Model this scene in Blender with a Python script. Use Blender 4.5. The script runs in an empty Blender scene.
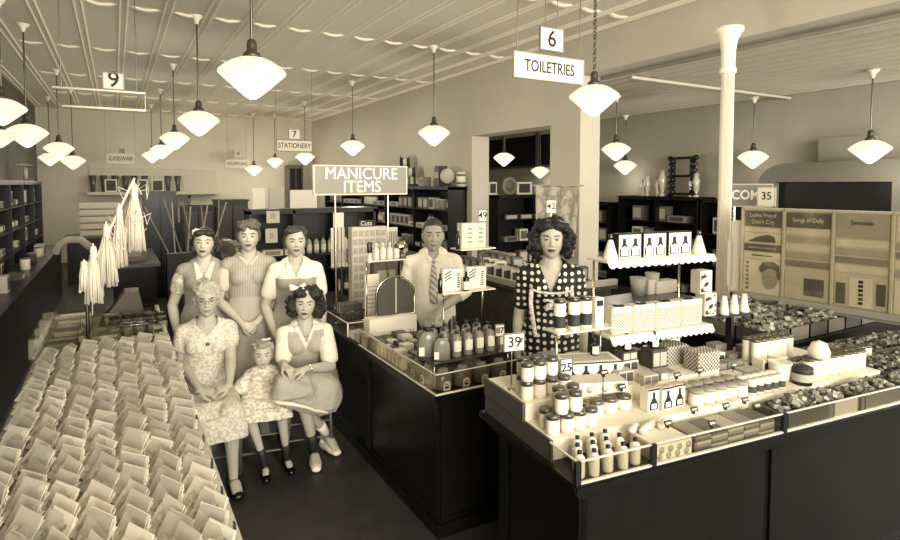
import bpy, bmesh, math, random
from mathutils import Vector, Matrix, Euler, noise
from mathutils.bvhtree import BVHTree
random.seed(7)
C = bpy.context.scene.collection
SC = bpy.context.scene
PI = math.pi
# ------------------------------------------------------------------ camera
F = 575.0; PX = 450.0; PY = 214.0; H = 2.0
YAW = math.atan(335/575); PIT = math.atan(30/575)
cam_d = bpy.data.cameras.new('camera'); cam = bpy.data.objects.new('camera', cam_d); C.objects.link(cam)
cam.location = (0, 0, H); cam.rotation_euler = (PI/2-PIT, 0, -YAW)
cam_d.sensor_width = 36; cam_d.lens = 36*F/900; cam_d.shift_y = -(270-PY)/900; cam_d.shift_x = 0
cam_d.clip_start = .05
SC.camera = cam
# ------------------------------------------------------------------ exposure, world, lights
SC.view_settings.view_transform = 'Standard'; SC.view_settings.look = 'None'
SC.view_settings.gamma = 1; SC.view_settings.exposure = 0.22; SC.view_settings.use_curve_mapping = False
W = bpy.data.worlds.new('World'); SC.world = W; W.use_nodes = True
W.node_tree.nodes['Background'].inputs[0].default_value = (1.0, .95, .85, 1)
W.node_tree.nodes['Background'].inputs[1].default_value = .6
def area(name, loc, target, sx, sy, power, col=(1, .95, .86)):
    l = bpy.data.lights.new(name, 'AREA'); l.shape = 'RECTANGLE'; l.size = sx; l.size_y = sy
    l.energy = power; l.color = col
    o = bpy.data.objects.new(name, l); C.objects.link(o); o.location = loc
    d = Vector(target)-Vector(loc); o.rotation_euler = d.to_track_quat('-Z', 'Y').to_euler()
    return o
area('shop_front_daylight', (1.0, -7.0, 2.6), (2.4, 4.5, 2.6), 9.0, 3.6, 1500)
area('camera_flash', (0.9, -0.5, 3.1), (2.2, 4.5, 1.3), .6, .6, 40)
area('rear_fill', (2.3, 13.0, 3.7), (2.3, 13.0, 0), 4.0, 6.0, 55)  # fill lamp added under the closed rear ceiling; there is no skylight
area('annex_daylight', (7.4, -1.5, 2.2), (7.4, 6, 2.6), 3.0, 2.0, 230)
LAMP_W = 22
# ------------------------------------------------------------------ pixel -> world helpers (900x540 frame of the photo)
_fw = Vector((math.sin(YAW)*math.cos(PIT), math.cos(YAW)*math.cos(PIT), -math.sin(PIT)))
_rt = Vector((math.cos(YAW), -math.sin(YAW), 0)); _up = _rt.cross(_fw)
def ray(x, y): return _fw + _rt*((x-PX)/F) + _up*(-(y-PY)/F)
O0 = Vector((0, 0, H))
def zp(x, y, z): r = ray(x, y); return O0 + r*((z-H)/r.z)
def xp(x, y, X): r = ray(x, y); return O0 + r*(X/r.x)
def yp(x, y, Y): r = ray(x, y); return O0 + r*(Y/r.y)
def dp(x, y, t): return O0 + ray(x, y)*t
# ------------------------------------------------------------------ materials
def sep(v, sat=1.0):
    s = (v, v*(1-.042*sat), v*(1-.145*sat))
    return tuple(pow(max(c, 0), 2.2) for c in s)+(1,)
_M = {}
def mat(name, v, rough=.6, metal=0, noise_amt=0, scale=20, sat=1.0, emit=0, alpha=None, spec=.5, bump=0):
    if name in _M: return _M[name]
    m = bpy.data.materials.new(name); m.use_nodes = True; _M[name] = m
    nt = m.node_tree; b = nt.nodes['Principled BSDF']
    b.inputs['Base Color'].default_value = sep(v, sat); b.inputs['Roughness'].default_value = rough
    b.inputs['Metallic'].default_value = metal; b.inputs['Specular IOR Level'].default_value = spec
    if noise_amt or bump:
        tc = nt.nodes.new('ShaderNodeTexCoord'); n = nt.nodes.new('ShaderNodeTexNoise')
        n.inputs['Scale'].default_value = scale; n.inputs['Detail'].default_value = 4
        nt.links.new(tc.outputs['Object'], n.inputs['Vector'])
    if noise_amt:
        r = nt.nodes.new('ShaderNodeValToRGB')
        r.color_ramp.elements[0].position = .3; r.color_ramp.elements[1].position = .7
        r.color_ramp.elements[0].color = sep(max(0, v-noise_amt), sat); r.color_ramp.elements[1].color = sep(min(1, v+noise_amt), sat)
        nt.links.new(n.outputs['Fac'], r.inputs['Fac']); nt.links.new(r.outputs['Color'], b.inputs['Base Color'])
    if bump:
        bp = nt.nodes.new('ShaderNodeBump'); bp.inputs['Strength'].default_value = bump; bp.inputs['Distance'].default_value = .01
        nt.links.new(n.outputs['Fac'], bp.inputs['Height']); nt.links.new(bp.outputs['Normal'], b.inputs['Normal'])
    if emit:
        b.inputs['Emission Color'].default_value = (1, .92, .70, 1); b.inputs['Emission Strength'].default_value = emit
    return m
def glass(name='display glass', a=.16, v=.8):
    if name in _M: return _M[name]
    m = bpy.data.materials.new(name); m.use_nodes = True; _M[name] = m
    nt = m.node_tree; nt.nodes.clear()
    out = nt.nodes.new('ShaderNodeOutputMaterial'); mix = nt.nodes.new('ShaderNodeMixShader')
    t = nt.nodes.new('ShaderNodeBsdfTransparent'); g = nt.nodes.new('ShaderNodeBsdfGlossy')
    g.inputs['Roughness'].default_value = .08; g.inputs['Color'].default_value = sep(v)
    t.inputs['Color'].default_value = (.97, .96, .92, 1)
    mix.inputs[0].default_value = a
    nt.links.new(t.outputs[0], mix.inputs[1]); nt.links.new(g.outputs[0], mix.inputs[2]); nt.links.new(mix.outputs[0], out.inputs[0])
    return m
def pattern(name, v1, v2, kind, scale, rough=.7, coord='Object', thr=.5, sat=1.0):
    """procedural two-tone cloth / paper pattern"""
    if name in _M: return _M[name]
    m = mat(name, v1, rough, sat=sat); nt = m.node_tree; b = nt.nodes['Principled BSDF']
    tc = nt.nodes.new('ShaderNodeTexCoord'); r = nt.nodes.new('ShaderNodeValToRGB')
    r.color_ramp.interpolation = 'LINEAR'
    e = r.color_ramp.elements; e[0].position = thr-.04; e[1].position = thr+.04
    e[0].color = sep(v1, sat); e[1].color = sep(v2, sat)
    if kind == 'noise':
        n = nt.nodes.new('ShaderNodeTexNoise'); n.inputs['Scale'].default_value = scale; n.inputs['Detail'].default_value = 3; o = n.outputs['Fac']; v = n.inputs['Vector']
    elif kind == 'voronoi':
        n = nt.nodes.new('ShaderNodeTexVoronoi'); n.inputs['Scale'].default_value = scale; n.inputs['Randomness'].default_value = .45; o = n.outputs['Distance']; v = n.inputs['Vector']
    elif kind == 'wave':
        n = nt.nodes.new('ShaderNodeTexWave'); n.inputs['Scale'].default_value = scale; n.wave_type = 'BANDS'; n.bands_direction = 'X'; n.inputs['Distortion'].default_value = 0; o = n.outputs['Fac']; v = n.inputs['Vector']
    elif kind == 'diag':
        n = nt.nodes.new('ShaderNodeTexWave'); n.inputs['Scale'].default_value = scale; n.bands_direction = 'DIAGONAL'; o = n.outputs['Fac']; v = n.inputs['Vector']
    elif kind == 'checker':
        n = nt.nodes.new('ShaderNodeTexChecker'); n.inputs['Scale'].default_value = scale; o = n.outputs['Fac']; v = n.inputs['Vector']
    nt.links.new(tc.outputs[coord], v); nt.links.new(o, r.inputs['Fac']); nt.links.new(r.outputs['Color'], b.inputs['Base Color'])
    return m
# ------------------------------------------------------------------ mesh builder
class MB:
    def __init__(s): s.v = []; s.f = []; s.mi = []; s.sm = []; s.T = Matrix.Identity(4); s.m = 0
    def add(s, vs, fs, smooth=False):
        b = len(s.v); s.v += [tuple(s.T @ Vector(p)) for p in vs]
        for f in fs: s.f.append([b+i for i in f]); s.mi.append(s.m); s.sm.append(smooth)
        return s
    def box(s, c, d, rz=0, bev=0, rx=0, ry=0):
        x, y, z = [k/2 for k in d]
        M_ = Matrix.Translation(c) @ Euler((rx, ry, rz)).to_matrix().to_4x4()
        if bev <= 0:
            P = [(-x,-y,-z),(x,-y,-z),(x,y,-z),(-x,y,-z),(-x,-y,z),(x,-y,z),(x,y,z),(-x,y,z)]
            Fs = [(0,3,2,1),(4,5,6,7),(0,1,5,4),(1,2,6,5),(2,3,7,6),(3,0,4,7)]
            return s.add([M_ @ Vector(p) for p in P], Fs)
        bm = bmesh.new(); bmesh.ops.create_cube(bm, size=1)
        for q in bm.verts: q.co = Vector((q.co.x*d[0], q.co.y*d[1], q.co.z*d[2]))
        bmesh.ops.bevel(bm, geom=bm.edges[:], offset=bev, segments=2, affect='EDGES')
        bm.verts.index_update()
        s.add([M_ @ q.co for q in bm.verts], [[q.index for q in f.verts] for f in bm.faces]); bm.free(); return s
    def b2(s, x0, x1, y0, y1, z0, z1, bev=0): return s.box(((x0+x1)/2, (y0+y1)/2, (z0+z1)/2), (abs(x1-x0), abs(y1-y0), abs(z1-z0)), bev=bev)
    def lathe(s, prof, c=(0, 0, 0), n=16, sx=1, sy=1, caps=True):
        P = []; Fs = []
        for (r, z) in prof:
            for i in range(n):
                a = 2*PI*i/n; P.append((c[0]+r*sx*math.cos(a), c[1]+r*sy*math.sin(a), c[2]+z))
        for j in range(len(prof)-1):
            for i in range(n):
                k = (i+1) % n; Fs.append((j*n+i, j*n+k, (j+1)*n+k, (j+1)*n+i))
        s.add(P, Fs, True)
        if caps:
            b = len(s.v)-len(P)
            if prof[0][0] > 1e-4: s.f.append([b+i for i in range(n)][::-1]); s.mi.append(s.m); s.sm.append(False)
            if prof[-1][0] > 1e-4: s.f.append([b+(len(prof)-1)*n+i for i in range(n)]); s.mi.append(s.m); s.sm.append(False)
        return s
    def cyl(s, c, r, h, n=14, r2=None): return s.lathe([(r, 0), (r if r2 is None else r2, h)], c, n)
    def tube(s, pts, rad, n=8, sq=None, up=None, cap=True):
        """swept tube through pts; rad scalar / list / list of (rx,ry); hemispherical-ish ends"""
        pts = [Vector(p) for p in pts]; k = len(pts)
        if not isinstance(rad, (list, tuple)): rad = [rad]*k
        rad = [(r, r) if not isinstance(r, (list, tuple)) else r for r in rad]
        dirs = []
        for i in range(k):
            d = (pts[min(i+1, k-1)]-pts[max(i-1, 0)]); dirs.append(d.normalized() if d.length > 1e-9 else Vector((0, 0, 1)))
        u = Vector(up) if up else (Vector((1, 0, 0)) if abs(dirs[0].x) < .9 else Vector((0, 1, 0)))
        rings = []
        def fr(d, u):
            x = (u-d*u.dot(d)); x = x.normalized() if x.length > 1e-6 else d.orthogonal().normalized()
            return x, d.cross(x)
        first = None
        if cap:
            x, y = fr(dirs[0], u); rr = min(rad[0])
            for q, t in ((.9, .55), (.5, .9)):
                rings.append((pts[0]-dirs[0]*rr*q, x, y, rad[0][0]*t*.8 if q > .8 else rad[0][0]*t, rad[0][1]*t*.8 if q > .8 else rad[0][1]*t))
        for p, d, r in zip(pts, dirs, rad):
            x, y = fr(d, u)
            if not up: u = x
            rings.append((p, x, y, r[0], r[1]))
        if cap:
            x, y = fr(dirs[-1], u); rr = min(rad[-1])
            for q, t in ((.5, .9), (.9, .44)):
                rings.append((pts[-1]+dirs[-1]*rr*q, x, y, rad[-1][0]*t, rad[-1][1]*t))
        P = []; Fs = []
        for (p, x, y, a, b) in rings:
            for i in range(n):
                t = 2*PI*i/n; P.append(p+x*a*math.cos(t)+y*b*math.sin(t))
        for j in range(len(rings)-1):
            for i in range(n):
                q = (i+1) % n; Fs.append((j*n+i, j*n+q, (j+1)*n+q, (j+1)*n+i))
        Fs.append(list(range(n))[::-1]); Fs.append([(len(rings)-1)*n+i for i in range(n)])
        return s.add(P, Fs, True)
    def ell(s, c, r, n=16, m=10, R=None):
        P = [(0, 0, -1)]; Fs = []
        for j in range(1, m):
            a = -PI/2+PI*j/m
            for i in range(n):
                t = 2*PI*i/n; P.append((math.cos(a)*math.cos(t), math.cos(a)*math.sin(t), math.sin(a)))
        P.append((0, 0, 1)); L = len(P)-1
        for i in range(n):
            k = (i+1) % n; Fs.append((0, 1+k, 1+i)); Fs.append((L, L-n+i, L-n+k))
            for j in range(m-2): Fs.append((1+j*n+i, 1+j*n+k, 1+(j+1)*n+k, 1+(j+1)*n+i))
        c = Vector(c); R = R or Matrix.Identity(3)
        return s.add([c+R @ Vector((p[0]*r[0], p[1]*r[1], p[2]*r[2])) for p in P], Fs, True)
    def prism(s, poly, y0, y1):
        """polygon in x,z extruded along y"""
        n = len(poly); P = [(x, y0, z) for x, z in poly]+[(x, y1, z) for x, z in poly]
        Fs = [list(range(n)), list(range(2*n-1, n-1, -1))]+[(i, i+n, (i+1) % n+n, (i+1) % n) for i in range(n)]
        return s.add(P, Fs)
    def mesh(s, name, mats):
        me = bpy.data.meshes.new(name); me.from_pydata(s.v, [], s.f)
        if not isinstance(mats, (list, tuple)): mats = [mats]
        for m in mats: me.materials.append(m)
        me.polygons.foreach_set('material_index', s.mi); me.polygons.foreach_set('use_smooth', s.sm)
        bm = bmesh.new(); bm.from_mesh(me); bmesh.ops.recalc_face_normals(bm, faces=bm.faces[:]); bm.to_mesh(me); bm.free()
        me.update(); return me
    def build(s, name, mats, parent=None, loc=None, rz=None):
        o = bpy.data.objects.new(name, s.mesh(name, mats)); C.objects.link(o)
        if parent: o.parent = parent
        if loc is not None: o.location = loc
        if rz is not None: o.rotation_euler = (0, 0, rz)
        return o
def tag(o, label, cat, group=None, kind=None):
    o['label'] = label; o['category'] = cat
    if group: o['group'] = group
    if kind: o['kind'] = kind
    return o
def thing(name, label, cat, loc=(0, 0, 0), rz=0, group=None):
    o = bpy.data.objects.new(name, None); C.objects.link(o); o.empty_display_size = .05
    o.location = loc; o.rotation_euler = (0, 0, rz); return tag(o, label, cat, group)
def struct(name, mb, m, parent=None):
    o = mb.build(name, m, parent); o['kind'] = 'structure'; return o
def spawn(name, parts, label, cat, loc, rz=0, group=None, sc=1.0):
    """parts: list of (part_name, mesh) sharing mesh data; one part -> the thing is one mesh"""
    if len(parts) == 1:
        o = bpy.data.objects.new(name, parts[0][1]); C.objects.link(o); o.location = loc; o.rotation_euler = (0, 0, rz)
        o.scale = (sc,)*3 if not isinstance(sc, tuple) else sc
        return tag(o, label, cat, group)
    t = thing(name, label, cat, loc, rz, group); t.scale = (sc,)*3 if not isinstance(sc, tuple) else sc
    for pn, me in parts:
        c = bpy.data.objects.new(pn, me); C.objects.link(c); c.parent = t
    return t
def text_mesh(s, size, m, ext=.001, align='CENTER', bold=0.0, sx=1.0):
    cu = bpy.data.curves.new('lettering', 'FONT'); cu.body = s; cu.size = size; cu.extrude = ext; cu.offset = bold
    cu.align_x = align; cu.align_y = 'CENTER'; cu.resolution_u = 3
    ob = bpy.data.objects.new('lettering', cu); C.objects.link(ob)
    dg = bpy.context.evaluated_depsgraph_get(); me = bpy.data.meshes.new_from_object(ob.evaluated_get(dg))
    bpy.data.objects.remove(ob); me.materials.clear(); me.materials.append(m)
    me.transform(Matrix.Rotation(PI/2, 4, 'X') @ Matrix.Diagonal((sx, 1, 1, 1))); return me
def put_text(s, size, m, parent, loc=(0, 0, 0), rz=0, name='lettering', **k):
    o = bpy.data.objects.new(name, text_mesh(s, size, m, **k)); C.objects.link(o); o.parent = parent
    o.location = loc; o.rotation_euler = (0, 0, rz); return o
# palette
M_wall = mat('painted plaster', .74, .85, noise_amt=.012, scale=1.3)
M_wallleft = mat('shade-toned plaster', .40, .85, noise_amt=.03, scale=1.3)  # shade of the left side is put into this darker wall colour
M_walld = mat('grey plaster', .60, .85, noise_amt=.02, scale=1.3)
M_ceil = mat('painted metal ceiling', .86, .75)
M_batten = mat('painted ceiling batten', .93, .7)
M_white = mat('white paint', .92, .5)
M_wood = mat('dark varnished wood', .085, .33, noise_amt=.010, scale=6, spec=.3)
M_woodm = mat('brown varnished wood', .30, .35, noise_amt=.03, scale=8)
M_black = mat('black enamel', .07, .4)
M_dark = mat('charcoal card', .17, .6)
M_paper = mat('white paper', .87, .7)
M_cream = mat('cream card', .78, .7)
M_grey = mat('grey card', .50, .7)
M_lgrey = mat('light grey card', .66, .7)
M_chrome = mat('chrome', .75, .2, metal=1)
M_nick = mat('dull nickel', .40, .35, metal=1)
M_ink = mat('black ink', .05, .7)
M_glass = glass()
M_gedge = mat('glass edge', .85, .2)
M_wood2 = None
M_lamp = mat('opal glass glowing', .55, .4, emit=.80)
M_jar = mat('milky jar glass', .80, .2)
M_lid = mat('tin lid', .42, .3, metal=.7)
M_amber = mat('dark bottle glass', .10, .12)
M_lotion = mat('pale lotion glass', .62, .15)
# ================================================================== STRUCTURE
XR = 5.3; XL = -1.65; YB = 17.5; ZC = 3.9; ZA = 3.4; XA = 9.05; YF = -2.6
m = MB(); m.b2(XL-.2, XA+.2, YF, YB+.2, -.1, 0)
M_floor = mat('dark oiled floorboards', .20, .5, noise_amt=.03, scale=5)
struct('floor', m, M_floor)
# main ceiling: flat metal sheets, long battens in pairs, curved bars across them every 2.4 m
m = MB(); m.b2(XL-.2, XR+.35, YF, YB+.2, ZC, ZC+.1)
bats = []
x = XL+.1
while x < XR:
    bats.append(x); x += .42
m.m = 1
for x in bats:
    for dx in (-.035, .035): m.prism([(x+dx-.018, ZC+.001), (x+dx, ZC-.018), (x+dx+.018, ZC+.001)], YF, YB)
m2 = MB()
yy = 2.35-4.8
while yy < YB:
    for x in bats[:-1]:
        if x < -1.3: continue
        n = 6; a = x+.06; w = .30
        pts = [(a+w*i/n, yy, ZC+.014-.034*math.sin(PI*i/n)) for i in range(n+1)]
        m.tube(pts, [(.042, .018)]*(n+1), n=6)
    yy += 2.4
struct('ceiling', m, [M_ceil, M_batten])
# annex ceiling: rolled corrugated sheet
m = MB(); P = []; Fs = []; n = int((XA-XR)/.02)
for i in range(n+1):
    x = XR+.3+(XA-XR-.3)*i/n; z = ZA+.01+.058*math.cos(2*PI*x/.25)
    P += [(x, YF, z), (x, YB, z)]
Fs = [(2*i, 2*i+1, 2*i+3, 2*i+2) for i in range(n)]
m.add(P, Fs, True); m.b2(XR+.3, XA+.2, YF, YB+.2, ZA+.04, ZC+.1)
for yy in (5.1, 10.4): m.tube([(XR+.3, yy, ZA-.075), (XA, yy, ZA-.075)], .022)
M_corr = mat('painted corrugated sheet', .76, .7)
struct('ceiling_annex', m, M_corr)
# right wall of the main room with its doorway
m = MB(); T = .35; O0y, O1y, OZ = 6.3, 8.35, 2.82
m.b2(XR, XR+T, 5.7, O0y, 0, ZC); m.b2(XR, XR+T, O1y, YB, 0, ZC); m.b2(XR, XR+T, O0y, O1y, OZ, ZC)
struct('wall_right', m, M_wall)
m = MB(); m.b2(XR, XR+T, YF, 5.7, 3.42, ZC)
struct('trim_1', m, M_wall)
m = MB(); m.b2(XL-.2, XR, YB, YB+.2, 0, ZC); struct('wall_back', m, M_wall)
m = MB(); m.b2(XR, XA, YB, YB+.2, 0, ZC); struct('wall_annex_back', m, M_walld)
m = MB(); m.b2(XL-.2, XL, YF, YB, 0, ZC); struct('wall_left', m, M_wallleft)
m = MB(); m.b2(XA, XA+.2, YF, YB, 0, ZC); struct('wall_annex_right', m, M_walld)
# back wall: doorway into a dark store room, picture ledge above
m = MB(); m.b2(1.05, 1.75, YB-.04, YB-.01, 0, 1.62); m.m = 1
m.b2(.98, 1.05, YB-.07, YB, 0, 1.68); m.b2(1.75, 1.82, YB-.07, YB, 0, 1.68); m.b2(.98, 1.82, YB-.07, YB, 1.62, 1.70)
struct('door_1', m, [M_black, M_woodm])
m = MB(); m.b2(-.6, 2.55, YB-.5, YB, 1.72, 1.80); m.b2(-.55, 2.5, YB-.06, YB, 1.8, 2.42)
struct('trim_2', m, mat('pale painted board', .70, .7))
# dark transom lights in the annex wall
m = MB(); m.b2(XA-.03, XA, 9.8, 15.0, 2.45, 3.2); m.m = 1
for y in (9.8, 11.2, 12.6, 14, 15): m.b2(XA-.06, XA, y-.05, y+.05, 2.4, 3.25)
m.b2(XA-.06, XA, 9.8, 15, 2.4, 2.46)
struct('window_1', m, [mat('night glass', .12, .2), M_woodm])
# iron column under the beam
t = thing('iron_column', 'slender fluted white iron column under the ceiling beam', 'column', tuple(zp(729, 28, 3.42))[:2]+(0,))
m = MB(); P = []; n = 24
prof = [(.10, 0), (.10, .12), (.08, .16), (.078, 2.95)]
for (r, z) in prof:
    pass
m.lathe([(.095, 0), (.095, .15), (.07, .19)], n=24); m.build('column_base', M_white, t)
m = MB()
fl = 32
P = []; Fs = []
for z, r in ((.18, .062), (3.02, .056)):
    for i in range(fl*2):
        a = PI*i/fl; rr = r*(1-.09*(i % 2)); P.append((rr*math.cos(a), rr*math.sin(a), z))
Fs = [(i, (i+1) % (2*fl), (i+1) % (2*fl)+2*fl, i+2*fl) for i in range(2*fl)]
m.add(P, Fs); m.build('column_shaft', mat('cream paint', .80, .45), t)
m = MB(); m.lathe([(.058, 3.0), (.072, 3.02), (.072, 3.05), (.060, 3.07), (.062, 3.2), (.074, 3.3), (.105, 3.37), (.125, 3.385), (.125, 3.42)], n=24)
m.build('column_capital', M_white, t)
# ================================================================== PENDANT LAMPS
SH = MB(); SH.lathe([(.05, .128), (.09, .120), (.14, .098), (.19, .064), (.216, .040), (.222, .028), (.214, .014), (.165, -.030), (.10, -.088), (.045, -.134), (.02, -.148), (.0, -.152)], n=28, caps=False)
FT = MB(); FT.lathe([(.0, .255), (.018, .25), (.030, .235), (.034, .20), (.034, .17), (.055, .155), (.062, .128), (.05, .122)], n=18, caps=False)
me_sh = SH.mesh('shade', M_lamp); me_ft = FT.mesh('fitter', mat('bronze fitting', .33, .4, metal=.6))
CN = MB(); CN.lathe([(.0, -.10), (.02, -.09), (.03, -.05), (.065, -.012), (.07, 0), (0, 0)], n=18, caps=False)
me_cn = CN.mesh('ceiling_rose', M_white); me_cnd = CN.mesh('ceiling_rose', M_nick)
def lamp(x, y, z, zc, label, group=None, sc=1.0, chain=False, pw=1.0):
    t = thing('pendant_lamp', label, 'lamp', (x, y, z), 0, group)
    for nm, me in (('lamp_shade', me_sh), ('fitter', me_ft)):
        o = bpy.data.objects.new(nm, me); C.objects.link(o); o.parent = t; o.scale = (sc,)*3
    o = bpy.data.objects.new('ceiling_rose', me_cn); C.objects.link(o); o.parent = t; o.location = (0, 0, zc-z)
    m = MB(); L = zc-z-.02
    if chain:
        k = 0; zz = .24*sc
        while zz < L:
            a = k % 2*PI/2; r = .015; h = .028
            pts = [(r*math.cos(a)*s1, r*math.sin(a)*s1, zz+s2*h) for s1, s2 in ((0, 0), (1, .3), (1, .8), (0, 1.1), (-1, .8), (-1, .3), (0, 0))]
            m.tube(pts, .005, n=4); zz += .033; k += 1
        m.tube([(0, 0, .24*sc), (0, 0, L)], .003, n=4)
    else: m.tube([(0, 0, .24*sc), (0, 0, L)], .009, n=6)
    m.build('chain' if chain else 'stem', M_nick, t)
    pl = bpy.data.lights.new('lamp_light', 'POINT'); pl.energy = LAMP_W*pw; pl.color = (1, .93, .78); pl.shadow_soft_size = .12; po = bpy.data.objects.new('lamp_light', pl); C.objects.link(po); po.parent = t; po.location = (0, 0, -.30*sc)
    return t
lampL = [(.82, 4.05), (.85, 7.15), (.85, 10.2), (.84, 13.0), (.80, 15.6)]
names = ['nearest and largest pendant lamp, glowing above the seated women', 'second pendant lamp behind the big near one in the left centre row', 'third pendant lamp of the row running down the left aisle', 'fourth pendant lamp of the left aisle row, close above the farthest', 'last pendant lamp of the left aisle row, near the back wall']
for (x, y), l in zip(lampL, names): lamp(x, y, 2.72 if y < 5 else 2.70 if y < 11 else 2.66, ZC, l, 'pendant lamps over the aisle')
lampR = [(3.75, 3.86), (3.85, 7.05), (3.85, 10.2), (3.85, 13.3), (3.85, 16.2)]
names = ['chain-hung pendant lamp just below the TOILETRIES sign', 'pendant lamp over the MANICURE ITEMS counter, beside the doorway wall', 'pendant lamp directly above the MANICURE ITEMS sign', 'pendant lamp just below the STATIONERY sign', 'small far pendant lamp left of the STATIONERY sign, near back wall']
for i, ((x, y), l) in enumerate(zip(lampR, names)): lamp(x, y, 2.76 if i == 0 else 2.68 if i < 3 else 2.6, ZC, l, 'pendant lamps of the right row', chain=(i == 0))
q = dp(254, 170, 15.5); lamp(q.x, min(q.y, 17.0), q.z, ZC, 'farthest small pendant lamp, close to the back wall and its long sign', 'pendant lamps of the right row')
for px, py, d, l in ((27, 135, 6.9, 'largest pendant lamp by the left wall'), (59, 150, 9.6, 'pendant lamp by the left wall, second from the large one'), (50, 159, 12.6, 'small pendant lamp half hidden behind the second one at the left wall'), (73, 162, 11.6, 'small pendant lamp by left wall, right-hand end of its cluster'), (2, 111, 6.0, 'pendant lamp cut off by the left edge, upper of two there'), (0, 138, 8.9, 'pendant lamp cut off by the left edge, lower of two there')):
    q = dp(px, py, d); lamp(q.x, q.y, q.z, ZC, l, 'pendant lamps along the left wall', pw=.15)
for px, py, d, l in ((504, 159, 12.0, 'pendant lamp seen through the doorway, the larger of two'), (540, 172, 15.5, 'small pendant lamp seen at the right side of the doorway'), (616, 151, 8.9, 'pendant lamp in the annex, right of the wall end, upper of two'), (625, 167, 12.5, 'pendant lamp in the annex, lower and smaller of two by the wall end'), (753, 159, 9.0, 'pendant lamp in the annex right of the iron column'), (870, 151, 6.9, 'pendant lamp near the right edge of the annex')):
    q = dp(px, py, d)
    if q.x > XA-.3: q = dp(px, py, d*(XA-.3)/q.x)
    lamp(q.x, q.y, q.z, ZA-.045, l, 'pendant lamps in the annex', pw=.2 if q.x > 8 else .8)
# ================================================================== COUNTERS
def panel_counter(name, label, x0, x1, y0, y1, zt, sides, over=.06, bz=.11):
    t = thing(name, label, 'counter', ((x0+x1)/2, (y0+y1)/2, 0))
    cx, cy = (x0+x1)/2, (y0+y1)/2
    X0, X1, Y0, Y1 = x0-cx, x1-cx, y0-cy, y1-cy
    m = MB(); m.b2(X0, X1, Y0, Y1, 0, zt-.05)
    pw = .035
    for (xa, ya, xb, yb) in sides:      # stiles and rails on visible faces
        xa -= cx; xb -= cx; ya -= cy; yb -= cy
        L = math.hypot(xb-xa, yb-ya); n = max(1, round(L/1.0)); dx, dy = (xb-xa)/L, (yb-ya)/L
        a = math.atan2(dy, dx)
        for i in range(n+1):
            s_ = min(max(L*i/n, pw), L-pw); m.box((xa+dx*s_, ya+dy*s_, (zt-.05)/2), (.07, .03, zt-.05), rz=a)
    m.build('counter_body', M_wood, t)
    m = MB(); m.b2(X0-.02, X1+.02, Y0-.02, Y1+.02, 0, bz-.03); m.b2(X0-.028, X1+.028, Y0-.028, Y1+.028, bz-.045, bz-.025); m.b2(X0-.016, X1+.016, Y0-.016, Y1+.016, bz-.02, bz)
    m.build('plinth', M_wood, t)
    m = MB(); m.b2(X0-over, X1+over, Y0-over, Y1+over, zt-.035, zt, bev=.006); m.b2(X0-over*.55, X1+over*.55, Y0-over*.55, Y1+over*.55, zt-.06, zt-.035); m.b2(X0-over*.3, X1+over*.3, Y0-over*.3, Y1+over*.3, zt-.085, zt-.06)
    m.build('counter_top', M_wood, t)
    return t
CZ = .84
# manicure counter: a long side along the aisle and a short front
panel_counter('display_counter', 'long dark panelled counter of manicure goods beside the seated women', 1.54, 2.0, 2.76, 5.9, CZ, [(1.54, 2.76, 1.54, 5.9), (1.54, 2.76, 2.0, 2.76)])
panel_counter('display_counter', 'short dark counter section carrying the tall lotion bottles', 2.13, 2.42, 3.02, 3.30, CZ-.004, []) if False else None
# toiletries island, turned a few degrees
TZ = .88; TR = -math.radians(6.5); TC = Vector((1.44, 1.55, 0))
def L(u, v, z=0):
    c, s = math.cos(TR), math.sin(TR); return Vector((TC.x+u*c-v*s, TC.y+u*s+v*c, z))
def UV(p):
    c, s = math.cos(TR), math.sin(TR); d = Vector(p)-TC; return (d.x*c+d.y*s, -d.x*s+d.y*c)
t = thing('toiletries_counter', 'large dark counter in the right foreground loaded with jars and bottles', 'counter', TC, TR)
TW, TD = 3.9, .80
m = MB(); m.b2(.10, TW, .10, TD-.05, 0, TZ-.05)
for u in (.115, 1.2, 2.3, 3.4): m.b2(u-.035, u+.035, .085, .12, 0, TZ-.05)
for v in (.12, TD-.09): m.b2(.085, .12, v-.035, v+.035, 0, TZ-.05)
m.build('counter_body', M_wood, t)
m = MB(); m.b2(.08, TW, .08, TD-.03, 0, .09); m.b2(.07, TW, .07, TD-.03, .07, .085); m.build('plinth', M_wood, t)
m = MB(); m.b2(0, TW, 0, TD, TZ-.035, TZ, bev=.006); m.b2(.03, TW, .03, TD-.03, TZ-.06, TZ-.035); m.b2(.05, TW, .05, TD-.05, TZ-.085, TZ-.06)
m.build('counter_top', M_wood, t)
# left greeting card counter
t = thing('card_counter', 'long display counter filled with paper packets in the left foreground', 'counter', (-.1, 3.4, 0))
LX0, LX1, LY0, LY1, LZ = -.48, .31, 1.0, 5.75, .86
m = MB(); m.b2(LX0+.1+.04, LX1+.1-.04, LY0-3.4, LY1-3.4, 0, LZ-.03); m.build('counter_body', M_wood, t)
m = MB(); m.b2(LX0+.1, LX1+.1, LY0-3.4, LY1-3.4, LZ-.03, LZ); m.build('counter_top', mat('counter board', .50, .6), t)
m = MB(); m.b2(LX1+.1-.03, LX1+.1, LY0-3.4, LY1-3.4, LZ, LZ+.055); m.build('edge_rail', mat('pale rail strip', .72, .5), t)
for nm, px in (('board', 0),): pass
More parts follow.
